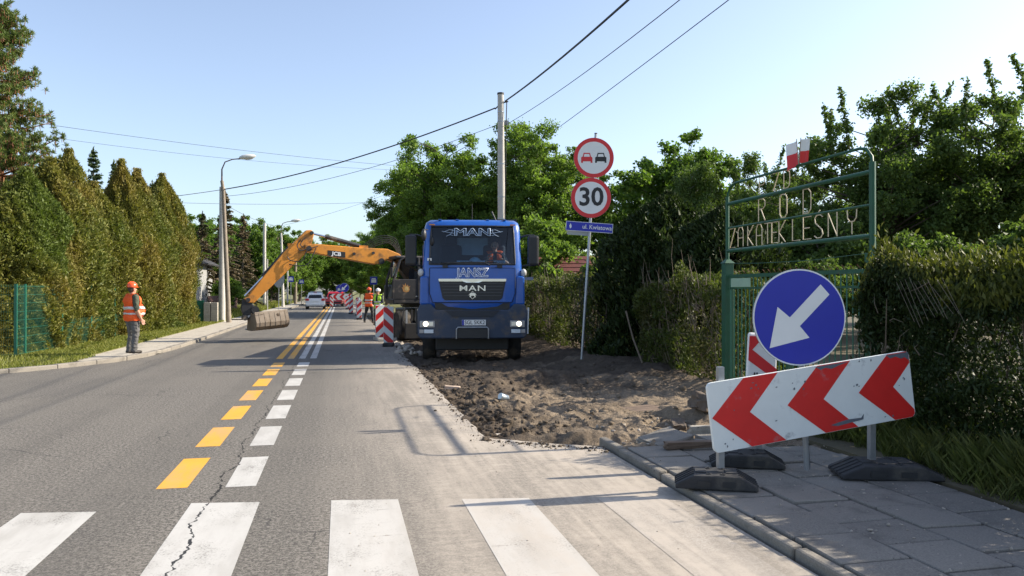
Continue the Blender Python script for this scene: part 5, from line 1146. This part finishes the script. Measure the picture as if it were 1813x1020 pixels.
# chassis, wheels, tipper body
for x in (-.42,.42): MB().box((x,3.6,.92), (.09,6.0,.24)).build('chassis_rail', MT['black'], lk)
wheel_t = MB().lathe([(.30,-.15),(.50,-.15),(.525,-.10),(.525,.10),(.50,.15),(.30,.15)], (0,0,0), 'x', 28).mesh('tyre', MT['tyre'], True); rim_t = MB().lathe([(.02,-.10),(.12,-.12),(.16,-.03),(.29,-.04),(.31,-.145)], (0,0,0), 'x', 24).mesh('rim', HEX, True)
def wheel(parent, x, y, z, s=1, flip=False, w=1.0):
    o = nobj('wheel', wheel_t, parent); o.location = (x,y,z); o.scale = (w,s,s); r = nobj('rim', rim_t, o); r.scale = (1 if not flip else -1,1,1); return o
for y in (1.35,4.6,5.9):
    for sx in (-1,1): wheel(lk, sx*(1.03 if y < 2 else .95), y, .515, flip=sx > 0, w=1 if y < 2 else 1.7)
    MB().tube([(-.95,y,.52),(.95,y,.52)], .08, 8).build('axle', MT['black'], lk)
body = MB(); TBY = [2.1,6.5]; body.prism([(-1.18,1.35),(1.18,1.35),(1.24,2.85),(1.16,2.85),(1.10,1.45),(-1.10,1.45),(-1.16,2.85),(-1.24,2.85)], (0,TBY[0],0), (1,0,0),(0,0,1),(0,1,0), TBY[1]-TBY[0]); body.build('tipper_body', mat('tipper_paint', (.03,.06,.14), .6, .2, dirt=.4), lk)
MB().box((0,2.08,2.15), (2.3,.05,1.5)).build('headboard', bpy.data.materials['tipper_paint'], lk); MB().box((0,6.52,2.05), (2.3,.05,1.4)).build('tailgate', bpy.data.materials['tipper_paint'], lk)
for y in (2.5,3.4,4.3,5.2,6.1):
    for sx in (-1,1): MB().box((sx*1.24,y,2.1), (.06,.09,1.5)).build('body_rib', bpy.data.materials['tipper_paint'], lk)
MB().box((1.32,2.3,2.0), (.55,.06,.08)).build('body_bracket', MT['grey_metal'], lk)

# ------------------------------------------------------------------ wheeled excavator
ORG = mat('digger_yellow', (.66,.255,.026), .5, .16, 3, dirt=.36, dirtc=(.16,.09,.04), dscale=2.2); DRK = mat('digger_dark', (.022,.022,.024), .55, .2, dirt=.3); RUST = mat('bucket_steel', (.21,.17,.13), .75, .25, 4, .3, 30, dirt=.45, dirtc=(.17,.13,.09))
ex = thing('wheeled_excavator', 'yellow wheeled excavator behind the lorry reaching its arm over the road', 'excavator', (1.9,26.6,-.03), R(12))
# local frame: +x along the boom towards its root, tip at -x
AX, AZ, AY = (1,0,0), (0,0,1), (0,1,0)
def eplate(name, poly, y, t, m=ORG, parent=ex, bevel=.02): return MB().prism([(a, b+.03) for a, b in poly], (0,y,0), AX, AZ, AY, t).build(name, m, parent, bevel=bevel)
boom = eplate('boom', [(-3.15,3.12),(-2.87,3.15),(-1.31,3.06),(-.42,3.04),(.0,2.88),(.45,2.45),(.55,2.05),(.30,2.0),(-.10,2.55),(-.37,2.68),(-.60,2.56),(-.80,2.51),(-1.16,2.56),(-2.69,2.82),(-3.13,2.88)], -.2, .4)
jp = eplate('logo_panel', [(-2.42,2.95),(-1.84,2.90),(-1.84,2.71),(-2.42,2.77)], -.206, .006, MT['sign_black'], boom, 0)
put_text('JCB', .17, (-2.13,-.211,2.862), (1,0,-.085), (.085,0,1), MT['sign_white'], jp, sx=1.15, bold=.006)
stick = eplate('stick', [(-3.09,3.59),(-2.92,3.60),(-2.85,3.46),(-2.92,3.17),(-3.13,2.82),(-3.57,2.36),(-4.23,1.71),(-4.72,1.23),(-4.90,1.25),(-5.02,1.37),(-4.90,1.43),(-4.46,2.03),(-3.81,2.85)], -.15, .30)
for x, z, r in ((-3.02,3.02,.09),(-2.93,3.53,.06),(-1.55,2.88,.05),(-.9,2.92,.05),(-.62,2.65,.10),(-4.90,1.36,.07)): MB().lathe([(r,-.23),(r,.23)], (x,0,z), 'y', 14).build('pin', DRK, boom if x > -2.9 else stick)
eplate('seam_plate', [(-3.10,3.0),(-2.7,2.98),(-2.7,2.86),(-3.10,2.90)], -.206, .006, ORG, boom, 0)
MB().tube([(-2.90,0,3.53),(-2.42,0,3.43)], .035, 8).build('piston_rod', MT['chrome'], boom); MB().tube([(-2.46,0,3.44),(-1.31,0,3.15)], .075, 12).build('hydraulic_cylinder', DRK, boom); MB().box((-1.2,0,3.10), (.3,.2,.14)).build('cylinder_bracket', ORG, boom)
MB().tube([(-3.60,0,3.06),(-4.43,0,2.10)], .07, 10).build('hydraulic_cylinder', DRK, stick); MB().tube([(-4.40,0,2.12),(-4.98,0,1.48)], .03, 8).build('piston_rod', MT['chrome'], stick); MB().box((-3.55,0,3.08), (.22,.14,.2)).build('cylinder_bracket', ORG, stick)
for pts in ([(-2.75,-.24,3.10),(-3.10,-.30,2.95),(-3.25,-.28,2.62),(-3.60,-.24,2.62),(-3.70,-.2,2.75)],[(-2.80,-.25,3.05),(-3.05,-.32,2.55),(-3.35,-.28,2.45),(-3.65,-.22,2.50)],[(-3.28,-.20,3.30),(-3.40,-.22,3.12),(-3.30,-.24,2.95),(-3.10,-.22,3.0)],[(-3.15,-.22,3.38),(-3.30,-.24,3.15),(-3.20,-.24,3.05)]): MB().tube(curve(pts), .016, 6).build('hose', MT['cable'], stick)
for k in range(5): MB().tube(curve([(-1.0-.08*k,-.08+.07*k,3.08),(-.65,-.1+.07*k,3.22+.07*k),(-.35+.07*k,-.1+.07*k,3.28+.05*k),(-.10+.06*k,-.1+.07*k,3.08),(.02+.05*k,-.1+.07*k,2.72)]), .012, 6).build('hose', MT['cable'], boom)
# linkage and bucket (a wide ditching bucket, curled)
link_ = eplate('bucket_linkage', [(-5.06,1.36),(-4.80,1.30),(-4.70,1.12),(-4.72,.88),(-5.02,.80),(-5.10,1.05)], -.12, .24, DRK)
MB().lathe([(.12,-.2),(.12,.2)], (-4.68,0,1.05), 'y', 14).build('tilt_motor', DRK, link_); MB().lathe([(.09,-.2),(.09,.2)], (-4.98,0,.80), 'y', 14).build('pin', DRK, link_)
bk = bpy.data.objects.new('bucket', None); link(bk, ex); bk.location = (-4.28,-.05,.74); bk.rotation_euler = (R(-4),R(6),R(106)); bk.scale = (.9,.86,.9)
cr = [(-.36,.24),(-.44,-.12),(-.40,-.25),(-.22,-.34),(.08,-.36),(.50,-.30)]; inn = [(x*.93, z+.03) for x, z in reversed(cr)]
MB().prism(cr+inn, (0,-.62,0), AX, AZ, AY, 1.24).build('shell', RUST, bk)
for y in (-.63,.61): MB().prism(cr+[(.34,.02),(.05,.20)], (0,y,0), AX, AZ, AY, .022).build('side_plate', RUST, bk)
MB().prism([(.44,-.31),(.68,-.26),(.68,-.235),(.44,-.26)], (0,-.63,0), AX, AZ, AY, 1.26).build('cutting_edge', MT['grey_metal'], bk)
for k in range(6): MB().prism([(-.372,.22),(-.452,-.12),(-.41,-.262),(-.21,-.352),(-.22,-.34),(-.40,-.25),(-.44,-.12),(-.36,.22)], (0,-.52+.20*k,0), AX, AZ, AY, .018).build('wear_strip', RUST, bk)
rgb = random.Random(4); M = MB()
for k in range(46): M.ball((rgb.uniform(-.32,.45), rgb.uniform(-.55,.55), rgb.uniform(-.15,.10)), (rgb.uniform(.05,.13),)*3, 7, 5)
tag(M.build('earth_load', MT['soil'], bk), kind='stuff')
M = MB()
for k in range(16): p = Vector((rgb.uniform(-.3,.4), rgb.uniform(-.5,.5), .05)); M.tube([p, p+Vector((rgb.uniform(-.2,.2),rgb.uniform(-.3,.3),rgb.uniform(.05,.25))), p+Vector((rgb.uniform(-.3,.4),rgb.uniform(-.4,.4),rgb.uniform(.0,.2)))], .008, 4)
tag(M.build('roots', MT['twig'], bk), kind='stuff')
# upper structure, cab, undercarriage
MB().box((1.35,.25,1.55), (3.0,2.1,.62)).build('upper_frame', DRK, ex, bevel=.08); MB().box((2.1,.35,2.05), (1.5,1.9,.5)).build('engine_cover', ORG, ex, bevel=.12); MB().lathe([(.75,1.08),(.75,1.28)], (1.0,.2,0), 'z', 24).build('slew_ring', DRK, ex)
cabx0, cabx1, caby0, caby1 = -.45,1.05,-1.05,-.22
cg = thing('tmp','tmp','tmp'); bpy.data.objects.remove(cg)
MB().box((.3,-.64,1.30), (1.5,.84,.16)).build('cab_base', DRK, ex, bevel=.03); MB().box((.3,-.64,2.76), (1.36,.86,.10)).build('cab_roof', DRK, ex, bevel=.04)
for pts in ([(-.46,1.38),(-.44,2.0),(-.22,2.66),(-.10,2.74)],[(1.03,1.38),(1.03,2.74)],[(.42,1.38),(.42,2.74)]):
    for y in (caby0,caby1): MB().tube([(x,y,z) for x, z in pts], .045, 6).build('cab_pillar', DRK, ex)
MB().box((.0,caby0-.005,1.70), (.84,.03,.66)).build('cab_door', DRK, ex, bevel=.02); MB().box((.72,caby0-.005,1.70), (.6,.03,.66)).build('cab_side', DRK, ex, bevel=.02)
MB().box((.3,caby0,2.36), (1.1,.008,.68)).build('cab_glass', MT['glass'], ex); MB().add([(-.45,caby0,1.45),(-.45,caby1,1.45),(-.24,caby1,2.66),(-.24,caby0,2.66)], [(0,1,2,3)]).build('cab_glass', MT['glass'], ex)
MB().box((.5,-.6,1.95), (.45,.45,.9)).build('operator_seat', SEAT, ex, bevel=.06)
MB().tube([(-.15,-.6,2.75),(.6,-1.1,2.15),(.95,-1.1,1.95)], .035, 6).build('grab_rail', ORG, ex)
sticker = MB(); c0 = (-.02,1.74); pts = [(-.14,-.15),(.0,-.19),(.12,-.16),(.17,-.06),(.14,.02),(.20,.09),(.10,.06),(.08,.16),(.02,.08),(-.03,.22),(-.08,.10),(-.15,.17),(-.13,.04),(-.20,.02),(-.15,-.05)]; pts = [(a*.75+c0[0], b*.75+c0[1]) for a, b in pts]
sticker.prism(pts, (0,caby0-.024,0), AX, AZ, AY, .003); sticker.build('flame_sticker', mat('sticker_orange', (.34,.17,.05), .7, .4, 14), ex)
MB().disc((.0,caby0-.0265,1.72), .07, AX, AZ, AY, .003, 12).build('sticker_centre', mat('sticker_yellow', (.4,.3,.12), .7, .4, 14), ex); put_text('ALL', .06, (.36,caby0-.024,1.46), AX, AZ, MT['sign_white'], ex)
MB().box((-.52,-1.1,2.25), (.06,.16,.32)).build('cab_mirror', MT['black'], ex, bevel=.02); MB().tube([(-.45,-1.05,2.1),(-.52,-1.1,2.2)], .015, 5).build('mirror_arm', MT['black'], ex)
ch = MB().box((1.0,.2,.82), (1.1,3.4,.42)).build('chassis', DRK, ex, bevel=.05)
for y in (-.95,1.35):
    MB().tube([(-.05,y,.5),(2.05,y,.5)], .10, 8).build('axle', DRK, ex)
    for x in (-.12,2.1): wheel(ex, x, y, .49, .93, x > 0, 1.35)
for k in range(4): MB().box((-.35+.18*k,-1.62,.62+.02*k), (.06,.05,.75)).build('stabiliser_strut', MT['grey_metal'] if k % 2 else DRK, ex)
MB().box((.9,-1.72,.35), (2.3,.10,.5)).build('dozer_blade', DRK, ex, bevel=.02)
for x in (-.25,.15): MB().tube([(x,-1.60,1.1),(x-.05,-1.65,.7),(x+.1,-1.66,.45)], .02, 6).build('hose', MT['cable'], ex)

# ------------------------------------------------------------------ guide boards along the works
def delineator(label, loc, rz, flip, h=1.0, group='red and white guide boards along the works', blank=False, base=(.30,.62,.10), bm='black_rubber'):
    t = thing('guide_board', label, 'guide board', loc, rz, group); wd = .29
    MB().box((0,0,base[2]/2), base).build('foot', MT[bm], t, bevel=.015); MB().box((0,0,.10+h/2), (wd,.045,h)).build('panel', MT['board_white'], t, bevel=.012)
    MB().tube([(0,0,.10+h),(0,0,.16+h)], .02, 8).build('handle', MT['sign_white'], t)
    y = -.0255; z = .12
    s_ = -1 if flip else 1
    for k in range(-1,3):
        zb = .12+k*.40+.10; poly = [(-wd/2+.006, zb), (wd/2-.006, zb+.26*s_), (wd/2-.006, zb+.26*s_+.2), (-wd/2+.006, zb+.2)]
        lo, hi = .11, .09+h
        # clip the stripe to the panel
        b = []
        for i in range(4):
            (x0,z0),(x1,z1) = poly[i], poly[(i+1)%4]; n_ = 12
            for q in range(n_): b.append((x0+(x1-x0)*q/n_, min(hi,max(lo,z0+(z1-z0)*q/n_))))
        if max(p[1] for p in b)-min(p[1] for p in b) > .01: MB().prism(b, (0,y,0), (1,0,0),(0,0,1),(0,1,0), .0025).build('red_stripe', MT['board_red'], t)
    return t
delineator('nearest red and white guide board beside the lorry, stripes falling to the right', (1.36,22.7,0), R(-8), True, 1.05)
delineator('second red and white guide board with pale foot just behind the nearest one', (1.24,25.4,0), R(10), False, 1.05, bm='concrete')
delineator('guide board half hidden behind the orange-vested worker', (1.02,44.5,0), 0, False, 1.05); delineator('guide board just left of the orange-vested worker', (1.1,51.5,0), R(8), False, 1.1)
delineator('free-standing guide board in the middle of the far row', (.7,55.5,0), R(-6), False, 1.15); delineator('farthest guide board at the right end of the far chevron board', (.55,70,0), 0, False, 1.1); delineator('guide board under the left end of the far chevron board', (-.9,78,0), 0, True, 1.1)
fcb = thing('chevron_board', 'distant red and white chevron board closing the far end of the works', 'chevron board', (-.85,79.5,.75))
MB().box((.95,0,.3), (1.9,.03,.6)).build('panel', MT['board_white'], fcb)
for t0 in (0,.36,.72):
    MB().prism([(x*1.9, z*.6) for x, z in ((t0,.5),(t0+.16,.99),(min(t0+.30,.99),.99),(t0+.17,.5),(min(t0+.30,.99),.01),(t0+.16,.01))], (0,-.018,0), (1,0,0),(0,0,1),(0,1,0), .003).build('red_chevron', MT['board_red'], fcb)
for x in (.1,1.8): MB().box((x,.04,-.3), (.05,.05,1.1)).build('post', MT['galv'], fcb); MB().box((x,.04,-.70), (.35,.6,.1)).build('foot', MT['black_rubber'], fcb)
arrow_disc('distant blue arrow disc above the far chevron board', (.35,80,1.98), .46, 0, (0,.05,-1.98)); arrow_disc('second distant blue arrow disc half hidden behind the first', (-.1,84,1.9), .42, 0, (0,.05,-1.9))

def plate_sign(label, loc, h, wd, ht, m, m2=None, round_=False, name='road_sign', cat='road sign'):
    t = thing(name, label, cat, loc); MB().tube([(0,0,-.1),(0,0,h)], .03, 8).build('post', MT['galv'], t)
    if round_: MB().disc((0,-.05,h-ht/2), wd/2, (1,0,0),(0,0,1),(0,1,0), .015, 28, ht/2).build('plate', m, t)
    else:
        o = MB().box((0,-.05,h-ht/2), (wd,.02,ht)).build('plate', m, t)
        if m2: MB().box((0,-.064,h-ht*.55), (wd*.7,.006,ht*.4)).build('symbol', m2, t); MB().box((0,-.064,h-ht*.25), (wd*.55,.006,ht*.12)).build('symbol', m2, t)
    return t
plate_sign('blue bus stop sign above the two far workers', (2.5,61,0), 2.75, .55, .62, MT['sign_blue'], MT['sign_white'], name='bus_stop_sign')
plate_sign('small bus stop sign on the left beyond the excavator stick', (-4.6,95,0), 3.0, .6, .5, MT['sign_blue'], MT['sign_white'], name='bus_stop_sign')
plate_sign('grey back of a round sign beside the second lamp post', (-5.0,66,0), 3.4, .9, 1.5, MT['sign_back'], None, True); plate_sign('blue square sign on the far left roadside', (-5.2,85,0), 3.2, .55, .6, MT['sign_blue'], MT['sign_white'])

# ------------------------------------------------------------------ cars
def car(label, loc, paint, L=4.0, W=1.74, H=1.49, rz=0, suv=False):
    """rear end at local y=0, front towards +y"""
    t = thing('car', label, 'car', loc, rz, 'cars driving away'); hw = W/2
    secs = [(0.0,.30,.72,.90),(.06,.26,.98,.97),(.45,.24,1.02,1.0),(1.2,.24,1.0,1.0),(2.6,.24,.97,1.0),(3.3,.25,.88,.97),(L-.1,.30,.70,.90),(L,.36,.60,.82)]
    M = MB(); n_ = 0
    for y, z0, z1, wf in secs:
        w_ = hw*wf; M.v += [(-w_*.92,y,z0),(-w_,y,z0+.18),(-w_,y,z0+(z1-z0)*.62),(-w_*.93,y,z1),(w_*.93,y,z1),(w_,y,z0+(z1-z0)*.62),(w_,y,z0+.18),(w_*.92,y,z0)]
    for i in range(len(secs)-1):
        for k in range(8): M.f.append((i*8+k, i*8+(k+1)%8, (i+1)*8+(k+1)%8, (i+1)*8+k))
    M.f += [tuple(range(8)), tuple((len(secs)-1)*8+k for k in range(8))]; body = M.build('body', paint, t, smooth=True, bevel=.03)
    M = MB(); rs_ = [(.10,.98,.84),(.42,H-.10,.70),(.62,H-.01,.68),(1.7,H,.69),(2.25,H-.10,.70),(3.05,.95,.84)]
    V = [(-hw*w_,y,z) for y, z, w_ in rs_]+[(hw*w_,y,z) for y, z, w_ in rs_]; n_ = len(rs_)
    lowL = [(-hw*.93,y,.95) for y, z, w_ in rs_]; lowR = [(hw*.93,y,.95) for y, z, w_ in rs_]
    M.add(V, [(i,i+1,n_+i+1,n_+i) for i in range(n_-1)]); M.add([V[i] for i in range(n_)]+lowL, [(i,i+1,n_+i+1,n_+i) for i in range(n_-1)]); M.add([V[n_+i] for i in range(n_)]+lowR, [(i,i+1,n_+i+1,n_+i) for i in range(n_-1)])
    M.build('roof', paint, t, smooth=True)
    MB().prism([(-hw*.68,1.02),(hw*.68,1.02),(hw*.60,H-.16),(-hw*.60,H-.16)], (0,.04,0), (1,0,0), (0,.25,.97), (0,-1,0), .012).build('rear_window', MT['car_glass'] if not suv else MT['black'], t)
    for o_ in [c for c in t.children if c.name.startswith('rear_window')]: o_.location = (0,-.22,.0)
    for sx in (-1,1):
        MB().prism([(.55,1.0),(2.6,1.0),(2.1,H-.13),(.7,H-.12)], (sx*hw*.90,0,0), (0,1,0), (0,0,1), (sx,0,0), .012).build('side_window', MT['black'], t)
        MB().box((sx*hw*.80,.015,.86), (.30,.09,.20)).build('tail_light', bpy.data.materials.get('tail_light') or mat('tail_light', (.55,.01,.015), .3), t, bevel=.03)
        for y in (.72,L-.82): wheel(t, sx*(hw-.12), y, .31, .59, sx > 0, .7)
        MB().box((sx*(hw+.08),2.35,.98), (.18,.10,.13)).build('door_mirror', paint, t, bevel=.03)
    MB().box((0,-.005,.70), (.52,.02,.12)).build('number_plate', MT['sign_white'], t); MB().box((0,.02,.42), (W*.9,.12,.14)).build('bumper', MT['black'] if suv else paint, t, bevel=.03); MB().box((0,.30,H-.03), (.32,.03,.03)).build('brake_light', bpy.data.materials['tail_light'], t)
    return t
car('white hatchback driving away in the left lane', (-2.25,71,0), mat('car_white', (.78,.79,.80), .25, .03, coat=.8)); car('red car ahead of the white hatchback', (-.75,84,0), mat('car_red', (.55,.012,.03), .28, .05, coat=.8), 4.3, 1.82, 1.58, R(-12), True); car('dark car hidden in front of the white hatchback', (-2.9,92,0), mat('car_dark', (.02,.025,.04), .28, .05, coat=.8), 4.4, 1.8, 1.6)

# ------------------------------------------------------------------ garden sheds and house
def shed(name, label, loc, rz, wx, wy, hw, hr, wallm, roofm, rows, cat='shed', over=.3):
    t = thing(name, label, cat, loc, rz); MB().box((0,0,hw/2), (wx,wy,hw)).build('wall', wallm, t)
    MB().prism([(-wx/2,hw),(wx/2,hw),(0,hr-.05)], (0,-wy/2,0), (1,0,0),(0,0,1),(0,1,0), wy).build('gable', wallm, t)
    for sx in (-1,1):
        sl = math.hypot(wx/2+over, (hr-hw)*(wx/2+over)/(wx/2)); an = math.atan2((hr-hw), wx/2); rf = MB().box((0,0,0), (sl,wy+2*over,.06)).build('roof', roofm, t)
        cx = sx*(wx/2+over)/2; rf.location = (cx,0,hr-math.tan(an)*abs(cx)+.03); rf.rotation_euler = (0,sx*an,0)
        M = MB()
        for k in range(rows): M.box((-sl/2+(k+.5)*sl/rows,0,.045), (sl/rows*.92,wy+2*over,.03), Matrix.Rotation(-sx*R(4),3,'Y'))
        tag(M.build('shingle_rows', roofm, rf), kind='stuff')
    w1 = MB().box((0,-wy/2-.01,hw*.55), (.8,.05,.8)).build('window', MT['sign_white'], t); MB().box((0,-wy/2-.04,hw*.55), (.66,.012,.66)).build('pane', MT['car_glass'], w1)
    w1 = MB().box((-wx/2-.01,0,hw*.55), (.05,1.0,.8)).build('window', MT['sign_white'], t); MB().box((-wx/2-.04,0,hw*.55), (.012,.84,.66)).build('pane', MT['car_glass'], w1); return t
redroof = mat('red_shingle', (.16,.05,.045), .85, .3, 3, .4, 30); brownroof = mat('brown_shingle', (.15,.075,.065), .85, .35, 3, .4, 30)
shed('garden_shed', 'garden shed with brown shingle roof seen behind the green gate', (13.3,23.0,.05), R(62), 2.6,3.2,1.55,2.62, mat('shed_wall', (.32,.26,.2), .9), brownroof, 9)
shed('garden_shed', 'garden shed with red shingle roof behind the sign pole', (10.0,30.6,.05), R(76), 3.0,3.4,1.7,2.95, mat('shed_wall_b', (.25,.2,.17), .9), redroof, 9)
shed('house', 'pale house with dark roof just past the end of the thuja row', (-13.0,56.5,.05), R(0), 7.6,6.5,3.6,5.6, mat('house_wall', (.30,.30,.29), .9), mat('dark_roof', (.05,.05,.055), .8, .3), 12, 'house', .5)

# ------------------------------------------------------------------ bits lying on the torn-up strip
def lying(name, label, cat, loc, d, m, rot=(0,0,0), bevel=.01):
    M = MB().box((0,0,0), d); o = M.build(name, m, None, bevel=bevel)
    b = bmesh.new(); b.from_mesh(o.data); bmesh.ops.subdivide_edges(b, edges=b.edges[:], cuts=3, use_grid_fill=True); rg_ = random.Random(hash(label) % 1000 if False else len(label))
    for v in b.verts: v.co += Vector((rg_.uniform(-1,1)*d[0],rg_.uniform(-1,1)*d[1],rg_.uniform(-1,1)*d[2]))*(.09 if 'lump' in name else .035)
    b.to_mesh(o.data); b.free(); o.location = loc; o.rotation_euler = rot; return tag(o, label, cat)
def sh_(x, y): return float(soil_h(np.array([x]), np.array([y]))[0])
wet = mat('old_timber', (.17,.12,.085), .9, .3, 5, .4, 30); slabm = MT['slab']
lying('buried_slab', 'thin dark slab edge sticking out of the sand in the sunlit strip', 'slab', (4.05,10.05,sh_(4.05,10.05)+.05), (.62,.34,.05), wet, (R(4),R(-3),R(8)))
lying('broken_slab', 'broken paving slab tilted on the dirt left of the chevron board', 'slab', (3.28,7.42,.075), (.46,.36,.06), slabm, (R(5),R(-9),R(20)))
lying('timber_offcut', 'rusty brown timber lying behind the left rubber foot', 'timber', (3.38,6.98,.095), (.62,.09,.07), wet, (0,R(2),R(6)))
lying('half_brick', 'half brick at the asphalt edge in front of the lorry', 'brick', (1.82,12.75,sh_(1.82,12.75)+.06), (.26,.13,.08), mat('pale_brick', (.46,.35,.27), .9, .2, 8), (0,R(4),R(-8)))
lying('stone', 'pale stone on the asphalt corner near the soil heap', 'stone', (1.75,8.75,sh_(1.75,8.75)+.02), (.17,.10,.06), MT['stone'], (0,R(5),R(20)), .02)
cn = MB().lathe([(.045,0),(.05,.01),(.05,.14),(.042,.15)], (0,0,0), 'x', 16).build('tin_can', mat('tin', (.5,.55,.55), .4, .1, metal=.4), None, smooth=True); cn.location = (2.22,10.75,sh_(2.22,10.75)+.045); cn.rotation_euler = (0,R(20),R(30)); tag(cn, 'small pale tin can lying in the dirt', 'can')
hs = lying('concrete_lump', 'lump of broken concrete in the hole left of the chevron board', 'rubble', (4.45,8.75,sh_(4.45,8.75)+.05), (.46,.30,.2), mat('lump', (.13,.10,.075), .95, .3, 5, .5, 20), (R(10),R(14),R(30)), .04)
hs2 = lying('concrete_lump', 'smaller concrete lump leaning beside the hole', 'rubble', (3.95,8.55,sh_(3.95,8.55)+.07), (.24,.16,.10), bpy.data.materials['lump'], (R(0),R(-12),R(70)), .04)
lying('paving_edge', 'pale concrete edging lying askew beyond the pavement end', 'edging', (4.15,7.65,.10), (.9,.07,.10), MT['slab_pale'], (0,R(-3),R(-18)))
st_ = thing('stick', 'long bare stick leaning out of the dark gap in the hedge', 'stick', (5.75,14.1,.2)); MB().tube([(0,0,0),(-.05,.35,.45),(-.1,.62,1.0)], .018, 6).build('wood', MT['twig'], st_)
